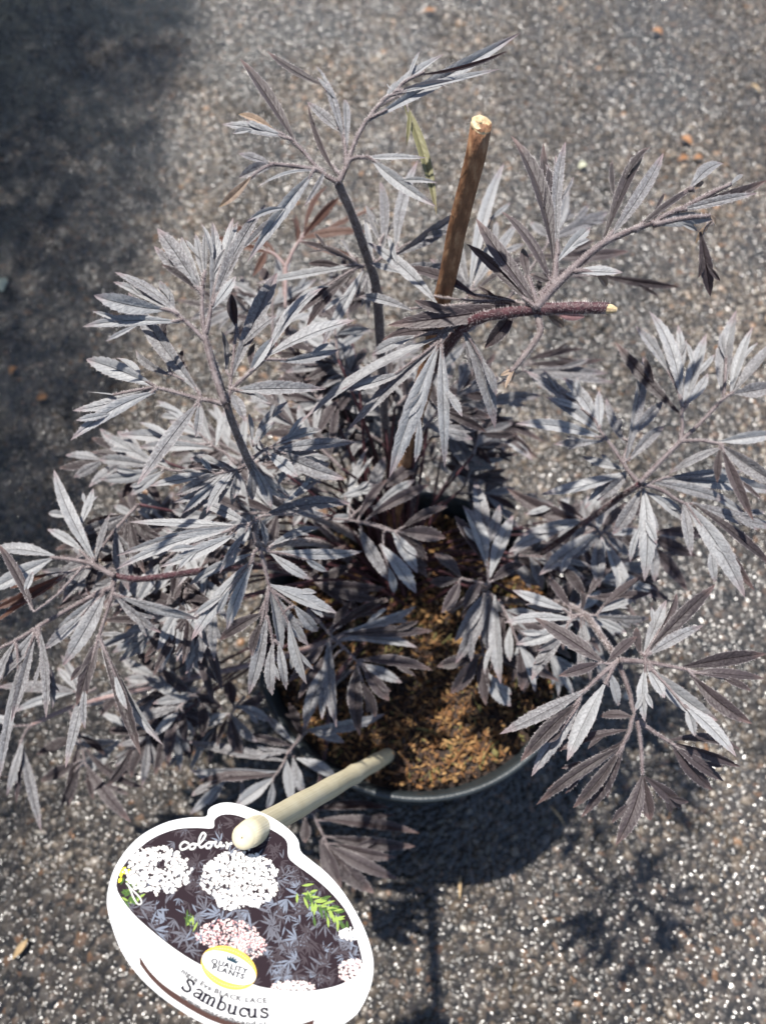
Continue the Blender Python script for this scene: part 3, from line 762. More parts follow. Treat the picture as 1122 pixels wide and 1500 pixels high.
# dark leaves under the left half
leaf(4, .25, -.010, [[(800, 600), (770, 650)], [(770, 620), (700, 660)]], [[(765, 665, 842, 993, 48, D)], [(775, 650, 872, 942, 46, D)], [(705, 670, 702, 825, 44)], [(698, 670, 628, 872, 48)], [(680, 665, 568, 832, 48, D)], [(670, 655, 523, 792, 52, D)], [(650, 660, 440, 792, 48)], [(640, 650, 470, 745, 44)], [(750, 640, 740, 900, 40)]])
leaf(4, .20, 0, [[(820, 900), (770, 950), (740, 965)], [(780, 945), (700, 1000)]], [[(745, 945, 638, 858, 52, D)], [(750, 970, 598, 990, 40)], [(765, 955, 872, 1012, 44, D)], [(790, 980, 792, 1122, 52, D)], [(730, 985, 560, 880, 44)], [(720, 1000, 520, 1060, 46)], [(700, 1020, 600, 1120, 40)], [(690, 1040, 660, 1222, 48, D)], [(720, 1020, 730, 1142, 46, D)]])
leaf(4, .195, 0, [[(960, 960), (920, 1010), (900, 1040)]], [[(915, 1000, 890, 900, 52, D)], [(900, 1040, 945, 1202, 60, D)], [(905, 1030, 1010, 1140, 50)], [(895, 1040, 850, 1160, 44, D)], [(920, 1010, 1040, 960, 44, D)], [(890, 1030, 810, 1080, 44)], [(930, 1000, 1060, 1060, 40)]])
# E: right
leaf(6, .342, .008, [[(690, 622), (760, 550), (830, 480), (900, 415), (965, 345), (1010, 312)], [(828, 482), (836, 430), (832, 390)], [(835, 480), (900, 478), (965, 490)]],
     [[(832, 392, 608, 142, 48, D)], [(832, 340, 723, 38, 52), (795, 255, 676, 88, 34), (822, 280, 820, 83, 38)], [(838, 375, 918, 113, 48), (852, 352, 922, 248, 36)], [(975, 330, 1020, 33, 60), (985, 200, 975, 105, 22)], [(1002, 312, 1077, 88, 44)], [(1012, 312, 1150, 140, 52)], [(1012, 318, 1160, 290, 54)],
      [(960, 482, 1170, 455, 44)], [(962, 490, 1180, 640, 54)], [(975, 500, 788, 592, 38)], [(965, 500, 955, 622, 28, D)], [(972, 510, 1078, 752, 38, D)]], rr=.0014)
leaf(6, .338, .004, [[(685, 622), (650, 580), (600, 505), (540, 425)]],
     [[(640, 558, 702, 192, 54), (655, 470, 772, 343, 42), (640, 490, 576, 333, 38)], [(652, 548, 775, 428, 40)], [(560, 452, 368, 328, 38)], [(565, 470, 268, 420, 44)], [(565, 480, 398, 490, 30)], [(556, 440, 552, 308, 34)], [(545, 420, 428, 262, 48), (500, 370, 378, 330, 30)], [(540, 420, 300, 240, 44)]], rr=.0012)
leaf(6, .334, -.006, [[(680, 628), (662, 600), (640, 580)]], [[(655, 585, 353, 662, 54)], [(640, 575, 495, 533, 32)], [(640, 585, 502, 712, 34)], [(650, 590, 543, 683, 38)]])
leaf(6, .334, -.012, [[(692, 630), (702, 650)]], [[(702, 640, 706, 958, 60), (715, 700, 752, 793, 34)], [(694, 645, 598, 798, 48)], [(712, 655, 843, 752, 42)]])
leaf(6, .338, -.006, [[(700, 628), (760, 645), (830, 688), (870, 695)], [(720, 625), (760, 612)]],
     [[(845, 690, 1048, 1012, 68), (930, 820, 990, 870, 28)], [(872, 700, 1082, 990, 48, D)], [(876, 695, 1150, 915, 44, D)], [(870, 690, 1160, 775, 54)], [(838, 692, 866, 873, 38)], [(742, 622, 988, 686, 42)], [(760, 612, 1170, 658, 58)], [(790, 602, 1052, 583, 28)]], rr=.0012)
leaf(6, .24, -.004, [[(690, 760), (720, 800)]], [[(715, 795, 885, 872, 48, D)], [(720, 830, 853, 992, 48, D)], [(720, 790, 960, 800, 44, D)], [(715, 800, 740, 960, 40)]])
leaf(6, .255, 0, [[(95, 362), (110, 362)]], [[(110, 362, 357, 325, 44)], [(110, 352, 285, 318, 26)], [(115, 378, 328, 547, 48)], [(125, 385, 342, 540, 36, D)], [(120, 375, 362, 482, 34, D)], [(100, 350, 200, 180, 40, D)]])
leaf(6, .275, .002, [[(95, 362), (200, 290), (290, 238)]], [[(290, 240, 580, 248, 36)], [(300, 215, 570, 200, 30, D)], [(295, 245, 605, 280, 34)], [(300, 205, 500, 165, 26, D)], [(310, 250, 430, 330, 34)]])
# F
leaf(6, .272, -.004, [[(556, 797), (540, 775), (505, 748)], [(556, 797), (590, 770)]],
     [[(530, 768, 238, 640, 58, D), (400, 700, 300, 730, 28)], [(505, 748, 293, 792, 42)], [(495, 748, 238, 862, 48)], [(543, 790, 348, 937, 54)], [(551, 800, 550, 978, 48)], [(572, 815, 678, 1037, 48)], [(553, 800, 458, 882, 36)], [(585, 800, 700, 788, 34)], [(580, 802, 662, 872, 34)], [(510, 760, 440, 862, 34)], [(565, 785, 642, 690, 38, D)], [(545, 785, 560, 700, 32)], [(500, 745, 410, 680, 34, D)]])
# G
leaf(6, .262, .004, [[(175, 970), (172, 920), (166, 850)], [(175, 972), (130, 958), (80, 948)]],
     [[(168, 905, 88, 700, 58)], [(166, 850, 128, 616, 54)], [(170, 840, 213, 698, 38)], [(180, 945, 260, 733, 54)], [(160, 890, 60, 735, 50, D)], [(82, 946, -10, 862, 62, D)], [(80, 950, -25, 960, 36, D)], [(78, 958, 15, 1066, 42, D)], [(150, 960, 90, 1050, 40, D)], [(185, 960, 300, 900, 40, D)]])
leaf(7, .255, -.010, [[(247, 182), (246, 200)]], [[(242, 192, 143, 413, 48)], [(235, 192, 140, 345, 44)], [(251, 200, 256, 388, 44)], [(268, 198, 287, 478, 46)], [(240, 198, 160, 270, 38, D)], [(262, 195, 292, 255, 26)]])
leaf(7, .225, -.006, [[(225, 300), (230, 370), (235, 390)]], [[(235, 380, 240, 545, 44, D)], [(240, 440, 318, 547, 54)], [(215, 390, 128, 507, 48, D)], [(250, 385, 472, 470, 44, D)], [(210, 385, 85, 422, 40, D)], [(245, 395, 380, 440, 34, D)]])
# H
leaf(7, .288, -.004, [[(536, 262), (500, 262)], [(536, 262), (590, 260)]],
     [[(495, 245, 323, 181, 36)], [(505, 252, 363, 227, 28)], [(522, 275, 298, 284, 36)], [(512, 288, 333, 352, 44)], [(505, 300, 398, 372, 34)], [(490, 320, 383, 467, 46)], [(540, 285, 530, 432, 32)], [(548, 285, 560, 350, 26)], [(560, 285, 604, 312, 32)], [(582, 262, 755, 270, 34)], [(590, 252, 705, 213, 34)], [(600, 240, 732, 138, 36, D)], [(540, 250, 540, 183, 18, D)], [(505, 235, 438, 138, 28, D)], [(588, 270, 682, 317, 28)]])
leaf(7, .268, 0, [[(520, 250), (560, 200)]], [[(560, 200, 650, 60, 40, D)], [(555, 210, 480, 110, 36, D)], [(565, 205, 760, 190, 36, D)]])
# I
leaf(7, .330, -.002, [[(657, 402), (635, 412), (610, 412)]], [[(612, 412, 393, 268, 54, D)], [(620, 412, 715, 328, 34, D)], [(600, 410, 468, 452, 36, D)]])
leaf(7, .330, -.004, [[(655, 406), (630, 425), (585, 465), (535, 515)], [(645, 415), (628, 450), (615, 480)]],
     [[(560, 492, 283, 635, 48), (480, 545, 420, 595, 26)], [(530, 535, 348, 722, 48, D)], [(535, 535, 383, 768, 54), (480, 620, 420, 660, 24, D)], [(612, 480, 495, 720, 64)], [(630, 440, 657, 547, 34)]], rr=.0012)
leaf(7, .332, .002, [[(660, 402), (740, 408), (810, 420), (872, 432)], [(742, 405), (738, 385)]],
     [[(735, 390, 807, 213, 40)], [(740, 385, 963, 163, 46, D), (760, 375, 860, 260, 32)], [(748, 388, 923, 293, 38)], [(728, 388, 714, 298, 28, D)], [(780, 320, 838, 190, 26, D)], [(855, 425, 1122, 382, 48, D)], [(880, 440, 1117, 460, 42, D), (980, 455, 1075, 500, 26, D)], [(885, 448, 1077, 602, 50, D)],
      [(748, 428, 802, 522, 38)], [(752, 425, 968, 592, 62), (870, 550, 897, 643, 32), (860, 540, 1027, 706, 48)], [(740, 430, 740, 598, 36)]], rr=.0013)
leaf(7, .326, -.008, [[(657, 410), (690, 500), (703, 560), (716, 592)], [(716, 592), (728, 680), (732, 765)], [(716, 592), (770, 630), (825, 665)], [(700, 585), (690, 630), (668, 672)]],
     [[(690, 622, 458, 692, 34, D)], [(682, 650, 433, 808, 42, D)], [(672, 672, 398, 858, 38, D)], [(672, 680, 538, 898, 40, D)], [(664, 680, 513, 868, 38, D)],
      [(732, 765, 648, 985, 54, D)], [(735, 770, 757, 908, 50, D)], [(738, 768, 853, 868, 44, D)],
      [(815, 655, 1043, 688, 44, D), (820, 660, 1040, 738, 36, D)], [(825, 668, 952, 812, 50, D)], [(830, 672, 988, 783, 40, D)], [(700, 580, 595, 580, 32, D)]], rr=.0013)

# --- fill of smaller leaves inside the crown
def fill_leaf(c, ang, L, tiltz, dark):
    mb = MB()
    d = Vector((math.cos(ang), math.sin(ang), tiltz)).normalized()
    s = d.cross(Vector((0, 0, 1))).normalized()
    rp = [c, c + d * L * .35 + Vector((0, 0, .004)), c + d * L * .6 + Vector((0, 0, .004))]
    stalk(mb, rp, .0009, .0005, True)
    for q, base in ((0, rp[2]), (1, rp[1]), (-1, rp[1]), (1, rp[0].lerp(rp[1], .4)), (-1, rp[0].lerp(rp[1], .4))):
        d2 = (d + s * q * random.uniform(.8, 1.3) + Vector((0, 0, random.uniform(-.4, .15)))).normalized()
        l2 = L * random.uniform(.42, .6)
        for k in range(random.choice((2, 3, 3))):
            s2 = d2.cross(Vector((0, 0, 1))).normalized()
            d3 = (d2 + s2 * (k - 1) * random.uniform(.35, .6) + Vector((0, 0, random.uniform(-.25, .1)))).normalized()
            b0 = base + d2 * (.002 + .003 * k)
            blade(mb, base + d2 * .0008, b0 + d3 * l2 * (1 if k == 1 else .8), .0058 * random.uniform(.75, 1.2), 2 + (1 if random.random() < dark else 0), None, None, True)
    mb.mi = [8 - 0 if m == 6 else m for m in mb.mi]
    o = mb.obj('leaf', [M['petiole'], M['hair'], M['silver'], M['plum'], M['plum'], M['plum'], M['hair'], M['hair'], M['hair']], shrub)
    return o
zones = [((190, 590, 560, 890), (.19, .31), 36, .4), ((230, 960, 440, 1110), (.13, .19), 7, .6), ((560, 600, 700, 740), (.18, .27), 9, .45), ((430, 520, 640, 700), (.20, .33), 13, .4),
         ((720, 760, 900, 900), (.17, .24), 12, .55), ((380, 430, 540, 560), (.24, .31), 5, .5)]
hub = P(580, 850, .15)
for (x0, y0, x1, y1), (z0, z1), n, dk in zones:
    for k in range(n):
        fx, fy, fz = random.uniform(x0, x1), random.uniform(y0, y1), random.uniform(z0, z1)
        if fx > 400 and fy > 760 and fx < 720: continue
        c = P(fx, fy, fz)
        v = c - hub
        ang = math.atan2(v.y, v.x) + random.gauss(0, .7)
        fill_leaf(c, ang, random.uniform(.045, .07), random.uniform(-.25, .15), dk)
        # a slender twig carries it
        mb = MB()
        root = Vector((hub.x + random.uniform(-.02, .02), hub.y + random.uniform(-.02, .02), .142))
        stalk(mb, [root, root.lerp(c, .45) + Vector((0, 0, .03)), c], .0012, .0008, False)
        mb.obj('twig', [M['stem'], M['hair']], shrub)

# ------------------------------------------------------------------ label stick
A = P(572, 1104, .143)
dirE = ray(357, 1226)
E_ = CAM + dirE * .272
sv = (A - E_).normalized()
bs = MB()
pts = [E_ + sv * ((A - E_).length + .03) * i / 40 for i in range(41)]
rad = [(.0050 + .00015 * math.sin(i * .9) + (.0004 if i in (22,) else 0)) for i in range(41)]
rad[0] = .0044
bs.tube(pts, rad, 20, 0)
sx = sv.cross(Vector((0, 0, 1))).normalized(); sy = sv.cross(sx)
vv = []
for rr_, hh in ((.0044, 0), (.0038, -.0011), (.0022, -.0016), (.0003, -.0014)):
    for k in range(20):
        a = 6.283 * k / 20
        vv.append(pts[0] + (sx * math.cos(a) + sy * math.sin(a)) * rr_ + sv * (hh + random.uniform(-.0001, .0001)))
stick = empty('bamboo_stick', A)
tag(stick, 'pale bamboo stick pushed into the mulch and holding up the plant label', 'stick')
bs.obj('shaft', M['bamboo'], stick)
e2 = MB(); e2.add(vv, [(i * 20 + k, i * 20 + (k + 1) % 20, (i + 1) * 20 + (k + 1) % 20, (i + 1) * 20 + k) for i in range(3) for k in range(20)])
e2.obj('cut_end', M['bamboo'], stick)

# ------------------------------------------------------------------ plant label
LN = ((CAM - (E_ + sv * .012)).normalized() + Vector((.0, .25, .12))).normalized()     # face of the card
L0 = E_ + sv * .011
def LP(px, py, h=0.0):
    d = ray(px, py)
    t = (L0 - CAM).dot(LN) / d.dot(LN)
    return CAM + d * t + LN * h
def LZ(x, y): return (150 + x * .3654, 1170 + y * .3654)
def flat(name, mats): pass
def pmat(name, c, rough=.7):
    m = MT(name)
    nz = m.noise(700, 2, .5, m.geo())
    m.l(m.ramp(nz, [(.3, tuple(x * .93 for x in c)), (.7, c)]), m.b.inputs['Base Color'])
    m.b.inputs['Roughness'].default_value = rough
    m.b.inputs['Specular IOR Level'].default_value = .06
    return m.m
for nm, c in (('white', (.62, .62, .62)), ('pdark', (.022, .014, .018)), ('pblue', (.17, .19, .235)), ('pgrey', (.115, .115, .135)), ('pplum', (.055, .044, .05)), ('pgreen', (.25, .34, .08)), ('pdgreen', (.06, .11, .03)), ('pyel', (.75, .70, .05)),
              ('pflower', (.7, .69, .67)), ('pcream', (.66, .60, .56)), ('ppink', (.66, .48, .46)), ('prose', (.42, .22, .22)), ('gold', (.78, .48, .09)), ('goldlt', (.9, .75, .35)), ('ink', (.016, .014, .022)), ('inklt', (.10, .098, .10)), ('inkmid', (.018, .018, .024)), ('choc', (.065, .035, .03)), ('crown', (.02, .045, .065))):
    M[nm] = pmat('print_' + nm, c)
plabel = empty('plant_label', L0)
tag(plabel, 'white oval plant label with a flower picture and printed name on the bamboo stick', 'label')
def dense(pts, k=6):
    n = len(pts); out = []
    for i in range(n):
        a, b_, c, d = [np.array(pts[(i + j) % n], float) for j in (-1, 0, 1, 2)]
        for j in range(k):
            u = j / k
            out.append(tuple(.5 * ((2 * b_) + (c - a) * u + (2 * a - 5 * b_ + 4 * c - d) * u * u + (3 * b_ - a - 3 * c + d) * u ** 3)))
    return out
OUT = dense([(415, 72), (425, 45), (447, 27), (490, 15), (540, 20), (600, 40), (680, 75), (745, 120), (785, 165), (795, 210), (835, 245), (905, 303), (970, 380), (1030, 480), (1065, 560), (1085, 640), (1085, 705), (1070, 770), (1030, 850), (985, 892), (930, 922), (850, 952), (740, 972), (620, 968), (500, 938), (380, 888), (260, 812), (160, 725), (85, 625), (42, 520), (20, 430), (25, 360), (45, 290), (85, 220), (140, 160), (200, 120), (270, 90), (350, 75)], 3)
PIC = dense([(445, 118), (450, 85), (480, 65), (530, 65), (590, 85), (660, 115), (720, 150), (742, 180), (745, 230), (770, 260), (840, 310), (910, 370), (970, 440), (1005, 510), (1025, 580), (1040, 640), (1040, 690), (960, 742), (860, 767), (760, 770), (650, 757), (600, 742), (500, 705), (400, 668), (300, 608), (200, 530), (120, 455), (62, 370), (65, 310), (100, 250), (160, 190), (220, 150), (300, 122), (380, 117)], 3)
def inside(x, y, poly):
    c = False
    for i in range(len(poly)):
        x1, y1 = poly[i]; x2, y2 = poly[i - 1]
        if (y1 > y) != (y2 > y) and x < (x2 - x1) * (y - y1) / (y2 - y1) + x1: c = not c
    return c
def poly(mb, pts, h, mi=0):
    mb.add([LP(*LZ(*p), h) for p in pts], [tuple(range(len(pts)))[::-1]], None, mi)
mb = MB()
n = len(OUT)
top = [LP(*LZ(*p), 0) for p in OUT]; bot = [q - LN * .0006 for q in top]
mb.add(top + bot, [tuple(range(n))[::-1], tuple(range(n, 2 * n))] + [(i, (i + 1) % n, n + (i + 1) % n, n + i) for i in range(n)])
mb.obj('card', M['white'], plabel, False)
mb = MB(); poly(mb, PIC, .00008)
pic = mb.obj('picture', M['pdark'], plabel, False)
# printed foliage
mb = MB()
def pblade(x, y, a, L, w, mi, h):
    ca, sa = math.cos(a), math.sin(a)
    q = [(0, 0), (.3, .8), (.55, 1), (.8, .6), (1, 0), (.8, -.6), (.55, -1), (.3, -.8)]
    pts = [(x + ca * u * L - sa * v * w * .5, y + sa * u * L + ca * v * w * .5) for u, v in q]
    if all(inside(px, py, PIC) for px, py in pts): poly(mb, pts, h, mi)
hh = .00009
for k in range(760):
    cx, cy = random.uniform(60, 1040), random.uniform(65, 770)
    if not inside(cx, cy, PIC): continue
    a0_ = random.uniform(0, 6.28); near = (cx > 520 and cy > 380) or cy > 430
    mi = random.choices((0, 1, 2), (3, 4, 4) if near else (.5, 2, 5))[0]
    sc = random.uniform(.5, 1.25) * (1.1 if near else .8)
    for da in random.choice(((-.9, -.42, 0, .4, .85), (-.6, 0, .5), (-1.3, -.5, 0, .7), (-.4, .1, 2.6))):
        hh += 1.2e-8
        pblade(cx, cy, a0_ + da + random.gauss(0, .08), random.uniform(38, 62) * sc, random.uniform(5, 9) * sc, mi, hh)
for k in range(26):
    t = k / 26; bx, by = 805 + 165 * t, 372 + 120 * t
    for sg in (-1, 1):
        hh += 1e-7
        pblade(bx + random.gauss(0, 14), by + random.gauss(0, 14), .65 + sg * random.uniform(.5, 1.0), random.uniform(34, 60), 11, random.choice((3, 3, 4)), hh)
for k in range(40):
    hh += 1e-7
    pblade(random.uniform(65, 145), random.uniform(330, 440), random.uniform(0, 6.28), 36, 9, random.choice((4, 4, 3)), hh)
for k in range(8):
    hh += 1e-7
    pblade(345 + random.gauss(0, 8), 510 + random.gauss(0, 12), random.uniform(-2.4, -.6), 46, 9, random.choice((3, 4)), hh)
for k in range(14):
    hh += 1e-7
    pblade(random.uniform(66, 100), random.uniform(285, 335), random.uniform(0, 6.28), 26, 14, 5, hh)
mb.obj('printed_leaves', [M['pblue'], M['pgrey'], M['pplum'], M['pgreen'], M['pdgreen'], M['pyel']], pic, False)
# printed flower heads
mb = MB()
def florets(cx, cy, rx, ry, n, cols, r0, r1, h0, hole=None, rag=.3):
    h = h0
    for k in range(n):
        a = random.uniform(0, 6.28); q = math.sqrt(random.random()) * (1 - rag * abs(noise.noise(Vector((math.cos(a) * 2.2 + cx, math.sin(a) * 2.2, 0)))))
        x, y = cx + rx * q * math.cos(a), cy + ry * q * math.sin(a)
        if hole and math.hypot(x - hole[0], y - hole[1]) < hole[2] * random.uniform(.7, 1.2): continue
        if not inside(x, y, PIC): continue
        r = random.uniform(r0, r1); ph = random.uniform(0, 6)
        h += 4e-8
        poly(mb, [(x + r * math.cos(6.283 * j / 10 + ph) * (1 if j % 2 else .6), y + r * math.sin(6.283 * j / 10 + ph) * (1 if j % 2 else .6)) for j in range(10)], h, random.choice(cols))
florets(222, 288, 142, 100, 620, (0, 0, 0, 1), 4.5, 9, .00016, (235, 268, 20))
florets(552, 328, 162, 122, 900, (0, 0, 0, 1), 4.5, 9, .00020)
florets(500, 545, 128, 62, 480, (1, 2, 2, 3), 3, 6, .00016)
florets(590, 590, 72, 55, 240, (1, 2, 3), 3, 6, .00018)
florets(1000, 545, 55, 28, 120, (0, 1), 4, 7, .00016)
florets(1010, 690, 68, 50, 230, (1, 2, 2), 4, 7, .00017)
florets(765, 755, 95, 25, 190, (1, 1, 2), 4, 7, .00018)
mb.obj('printed_flowers', [M['pflower'], M['pcream'], M['ppink'], M['prose']], pic, False)
def stroke(mb, pts, w, h, mi=0, closed=False):
    for i in range(len(pts) - 1):
        (x0, y0), (x1, y1) = pts[i], pts[i + 1]
        L = math.hypot(x1 - x0, y1 - y0)
        if L < 1e-6: continue
        nx, ny = -(y1 - y0) / L * w / 2, (x1 - x0) / L * w / 2
        ex, ey = (x1 - x0) / L * w * .3, (y1 - y0) / L * w * .3
        poly(mb, [(x0 + nx - ex, y0 + ny - ey), (x1 + nx + ex, y1 + ny + ey), (x1 - nx + ex, y1 - ny + ey), (x0 - nx - ex, y0 - ny - ey)], h + i * 2e-8, mi)
def cat(pts, k=6):
    out = []
    for i in range(len(pts) - 1):
        a, b_, c, d = [np.array(pts[min(max(i + j, 0), len(pts) - 1)], float) for j in (-1, 0, 1, 2)]
        for j in range(k):
            u = j / k
            out.append(tuple(.5 * ((2 * b_) + (c - a) * u + (2 * a - 5 * b_ + 4 * c - d) * u * u + (3 * b_ - a - 3 * c + d) * u ** 3)))
    out.append(pts[-1]); return out
mb = MB()
scr = [[(346, 180), (330, 174), (314, 188), (318, 204), (336, 200), (350, 188)], [(366, 182), (352, 188), (354, 202), (368, 200), (374, 188), (364, 181), (384, 184)],
       [(384, 186), (404, 166), (414, 146), (404, 138), (392, 156), (388, 182), (396, 196), (412, 188)], [(430, 176), (416, 184), (420, 198), (434, 195), (438, 182), (428, 175), (450, 176)],
       [(456, 172), (454, 188), (464, 194), (476, 176), (476, 190), (490, 188)], [(498, 176), (502, 184), (500, 200), (508, 184), (520, 180)], [(556, 202), (572, 194), (590, 206)]]
for s_ in scr: stroke(mb, cat(s_), 8.5, .00030)
stroke(mb, cat([(98, 340), (118, 362), (150, 395), (158, 418), (146, 424), (130, 404), (108, 352)]), 6, .00030)
mb.obj('script_lettering', M['pflower'], pic, False)
# brown stripe
mb = MB()
ta = cat([(150, 632), (200, 702), (280, 770), (440, 862), (600, 908), (740, 916), (850, 886)], 8)
tb = cat([(152, 664), (205, 732), (290, 805), (440, 890), (600, 934), (740, 938), (846, 904)], 8)
mb.add([LP(*LZ(*p), .0001) for p in ta + tb], [(i, i + 1, len(ta) + i + 1, len(ta) + i) for i in range(len(ta) - 1)])
mb.obj('stripe', M['choc'], plabel, False)
# badge
bc = (508, 678); ba = math.radians(24)
def bp(u, v): return (bc[0] + u * math.cos(ba) - v * math.sin(ba), bc[1] + u * math.sin(ba) + v * math.cos(ba))
mb = MB()
E1 = [(116 * math.cos(6.283 * k / 60), 82 * math.sin(6.283 * k / 60)) for k in range(60)]
E2 = [(115.5 * math.cos(6.283 * k / 60), 55 * math.sin(6.283 * k / 60)) for k in range(60)]
poly(mb, [bp(*p) for p in E1], .00034, 0); poly(mb, [bp(*p) for p in E2], .00038, 1)
for k in range(60):
    a = 6.283 * k / 60
    if abs(math.sin(a)) > .55:
        x, y = 107 * math.cos(a), 69 * math.sin(a)
        poly(mb, [bp(x + 2.6 * math.cos(6.283 * j / 8), y + 2.6 * math.sin(6.283 * j / 8)) for j in range(8)], .00042, 2)
badge = mb.obj('badge', [M['gold'], M['white'], M['goldlt']], plabel, False)
mb = MB()
poly(mb, [bp(x, y) for x, y in ((-21, -26), (-26, -44), (-15, -35), (-11, -50), (-5, -37), (0, -54), (5, -37), (11, -50), (15, -35), (26, -44), (21, -26))], .00044)
mb.obj('crown_emblem', M['crown'], badge, False)
# lettering set from Blender's own font, letter by letter
FONTC = {}
def glyph(ch):
    if ch not in FONTC:
        cu = bpy.data.curves.new('glyph', 'FONT'); cu.body = ch; cu.size = 1; cu.offset = .034; cu.resolution_u = 3
        ob = bpy.data.objects.new('glyph', cu); C.objects.link(ob)
        dg = bpy.context.evaluated_depsgraph_get()
        me = bpy.data.meshes.new_from_object(ob.evaluated_get(dg))
        vs_ = [(v.co.x, v.co.y) for v in me.vertices]; fs = [tuple(p.vertices) for p in me.polygons]
        bpy.data.objects.remove(ob); bpy.data.curves.remove(cu); bpy.data.meshes.remove(me)
        w = max((v[0] for v in vs_), default=.25)
        FONTC[ch] = (vs_, fs, w + .06 if vs_ else .32)
    return FONTC[ch]
def put(mb, ch, x, y, ang, size, h, sx_=1.0, full=True):
    vs_, fs, w = glyph(ch)
    ca, sa = math.cos(ang), math.sin(ang)
    pts = []
    for (u, v) in vs_:
        X, Y = u * size * sx_, -v * size
        px, py = x + X * ca - Y * sa, y + X * sa + Y * ca
        pts.append(LP(px, py, h))
    if fs: mb.add(pts, fs)
def along(mb, text, path, size, h, sx_=1.0):
    q = cat(path, 12)
    ln = [0]
    for i in range(1, len(q)): ln.append(ln[-1] + math.hypot(q[i][0] - q[i - 1][0], q[i][1] - q[i - 1][1]))
    ws = [glyph(c)[2] for c in text]; k = ln[-1] / sum(ws); s0 = 0
    for c, w in zip(text, ws):
        i = max(j for j in range(len(ln)) if ln[j] <= s0 + 1e-9); i = min(i, len(q) - 2)
        f = (s0 - ln[i]) / max(ln[i + 1] - ln[i], 1e-9)
        x, y = q[i][0] + (q[i + 1][0] - q[i][0]) * f, q[i][1] + (q[i + 1][1] - q[i][1]) * f
        i2 = min(i + 6, len(q) - 1)
        an = math.atan2(q[i2][1] - q[max(i2 - 8, 0)][1], q[i2][0] - q[max(i2 - 8, 0)][0])
        put(mb, c, x, y, an, size, h, k / size * .98)
        s0 += w * k
mb = MB()
along(mb, 'nigra Eva BLACK LACE', [(265, 1424), (284, 1436), (302, 1448), (332, 1461), (362, 1468), (392, 1469)], 10, .0002)
along(mb, 'www.marcelbrand.nl', [(264, 1461), (285, 1474), (315, 1489), (350, 1500), (390, 1504)], 10, .0002)
mb.obj('small_lettering', M['inklt'], plabel, False)
mb = MB()
along(mb, 'QUALITY', [(309, 1410.5), (363, 1427)], 10.5, .00045)
along(mb, 'PLANTS', [(310.5, 1419.5), (358, 1435)], 10.5, .00045)
mb.obj('badge_lettering', M['inkmid'], badge, False)
# slab-serif word, drawn stroke by stroke
def slab():
    mb = MB()
    def arc(cx, cy, rx, ry, a0, a1, n=14): return [(cx + rx * math.cos(math.radians(a0 + (a1 - a0) * i / n)), cy + ry * math.sin(math.radians(a0 + (a1 - a0) * i / n))) for i in range(n + 1)]
    T, t = .17, .085
    G = {'S': [(cat([(.62, 1.12), (.5, 1.30), (.3, 1.34), (.12, 1.22), (.12, 1.0), (.35, .80), (.6, .6), (.66, .32), (.5, .08), (.28, .04), (.08, .18)], 5), .15), ([(.64, 1.36), (.64, 1.02)], t), ([(.06, .36), (.06, 0)], t)],
         'a': [(cat([(.1, .78), (.3, .94), (.52, .86), (.56, .62)], 5), .12), ([(.56, .66), (.56, .06)], T), ([(.5, .05), (.74, .05)], t), (cat([(.54, .55), (.25, .48), (.08, .27), (.2, .06), (.42, .12), (.54, .3)], 5), .12)],
         'm': [([(.16, .92), (.16, .05)], T), ([(0, .92), (.18, .92)], t), ([(.0, .05), (.32, .05)], t), (cat([(.2, .7), (.36, .92), (.5, .88), (.54, .65)], 5), .11), ([(.54, .7), (.54, .05)], T), ([(.42, .05), (.68, .05)], t), (cat([(.58, .7), (.74, .92), (.88, .88), (.92, .65)], 5), .11), ([(.92, .7), (.92, .05)], T), ([(.8, .05), (1.08, .05)], t)],
         'b': [([(.16, 1.36), (.16, .05)], T), ([(0, 1.34), (.18, 1.34)], t), (arc(.38, .46, .28, .42, -170, 170), .13)],
         'u': [([(.14, .9), (.14, .3)], T), ([(0, .9), (.18, .9)], t), (cat([(.14, .35), (.2, .1), (.36, .03), (.54, .25)], 5), .12), ([(.58, .9), (.58, .05)], T), ([(.46, .9), (.6, .9)], t), ([(.56, .05), (.76, .05)], t)],
         'c': [(arc(.36, .46, .29, .42, 50, 310), .14), ([(.58, .92), (.58, .64)], .1)],
         's': [(cat([(.5, .74), (.4, .9), (.22, .92), (.1, .78), (.2, .58), (.44, .44), (.54, .24), (.4, .04), (.2, .04), (.06, .18)], 5), .13), ([(.52, .95), (.52, .68)], t), ([(.05, .3), (.05, 0)], t)]}
    spots = [('S', 265, 1447.5, 36, 13.6), ('a', 281.5, 1458, 31, 14), ('m', 293.5, 1466, 27, 14), ('b', 315.5, 1477, 21, 14), ('u', 331.5, 1483.4, 15, 14), ('c', 349.5, 1488.2, 8, 14), ('u', 362, 1490.2, 3, 14), ('s', 381.5, 1491, -2, 14.4)]
    for ch, x, y, an, sz in spots:
        ca, sa = math.cos(math.radians(an)), math.sin(math.radians(an))
        for pts, w in G[ch]:
            q = []
            for u, v in pts:
                X, Y = u * sz * 1.42, -v * sz
                px, py = x + X * ca - Y * sa, y + X * sa + Y * ca
                q.append(((px - 150) / .3654, (py - 1170) / .3654))
            stroke(mb, q, w * 1.6 * sz / .3654, .0002)
    return mb
slab().obj('name_lettering', M['ink'], plabel, False)

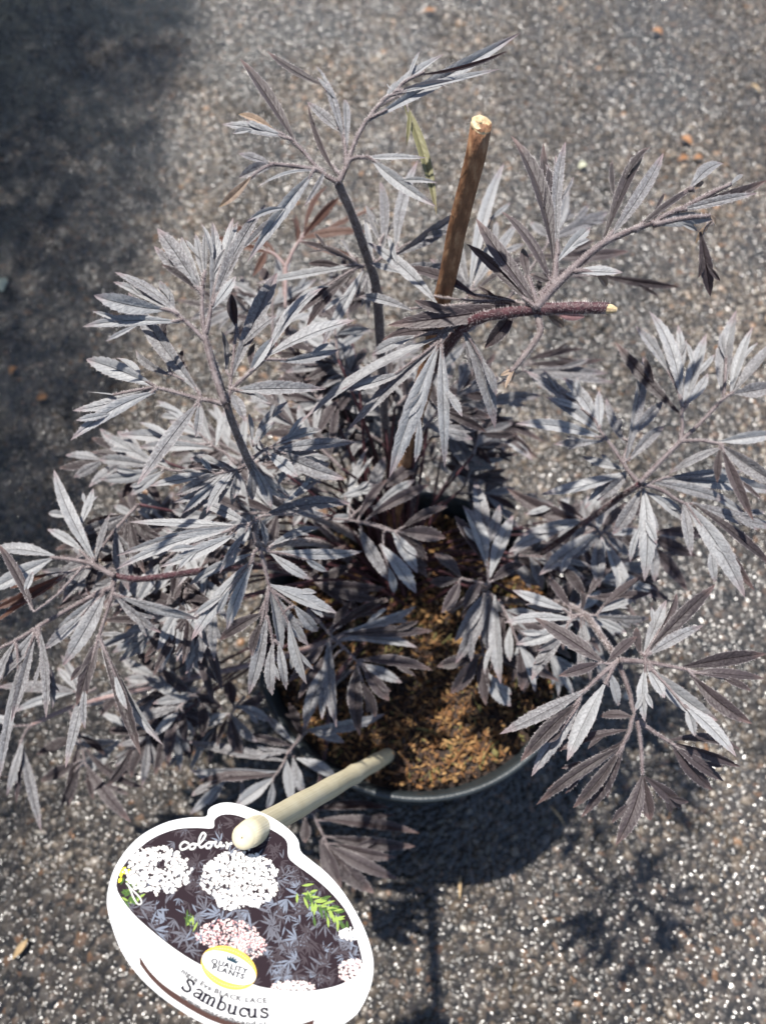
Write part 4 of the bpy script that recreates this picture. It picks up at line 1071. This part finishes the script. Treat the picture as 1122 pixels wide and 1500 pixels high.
# ------------------------------------------------------------------ litter on the ground
def litter(px, py, L, w, ang, mat, label):
    mb = MB()
    c = P(px, py, .005)
    d = Vector((math.cos(ang), math.sin(ang), 0))
    st_ = random.getstate()
    blade(mb, c - d * L / 2, c + d * L / 2, w, 0, .12, Vector((0, 0, 1)), False)
    mb.mi = [0] * len(mb.mi)
    o = mb.obj('leaf_fragment', [mat], None, True, c)
    tag(o, label, 'fallen leaf', 'leaf fragments lying on the ground')
M['fall_or'] = plain('fallen_orange', [(.3, (.2, .085, .035)), (.7, (.36, .18, .075))], 200, .6)
M['fall_pale'] = plain('fallen_pale', [(.3, (.4, .4, .28)), (.7, (.6, .6, .45))], 200, .6)
M['fall_tan'] = plain('fallen_tan', [(.3, (.3, .2, .1)), (.7, (.45, .33, .18))], 200, .6)
TRIO = 'orange leaf fragment in a cluster of three on the wet ground'
SIDE = 'orange leaf fragment on the dark shaded ground beside the left branches'
for a in ((1005, 206, .019, .011, 2.2, TRIO), (1000, 233, .015, .009, .3, TRIO), (1022, 232, .013, .008, .1, TRIO), (962, 48, .018, .011, 2.6, 'single orange leaf fragment lying beyond the cluster of three'), (628, 17, .02, .008, 0, 'thin orange brown leaf fragment on the ground far behind the topmost leaf'), (20, 543, .012, .008, 1.2, SIDE), (62, 583, .012, .009, .4, SIDE)):
    litter(*a[:5], M['fall_or'], a[5])
litter(853, 244, .013, .011, .5, M['fall_pale'], 'small pale yellow leaf fragment on the ground beyond the cut cane')
litter(4, 417, .022, .016, 1.8, M['fall_pale'], 'pale green leaf scrap on the dark ground left of the shrub')
for a in ((674, 1300, .017, .0022, 1.5, 'thin tan straw lying in front of the pot on the wet ground'), (1105, 130, .022, .004, 2.1, 'tan straw fragment on the ground beyond the orange leaf cluster'), (30, 1390, .016, .005, 1.0, 'curved tan leaf scrap on the dark ground beside the plant label'), (815, 1195, .02, .002, 2.2, 'thin tan straw under the drooping dark leaf beside the pot')):
    litter(*a[:5], M['fall_tan'], a[5])
print('LEAVES', NLEAF, 'tris', sum(len(o.data.polygons) for o in bpy.data.objects if o.type == 'MESH'))
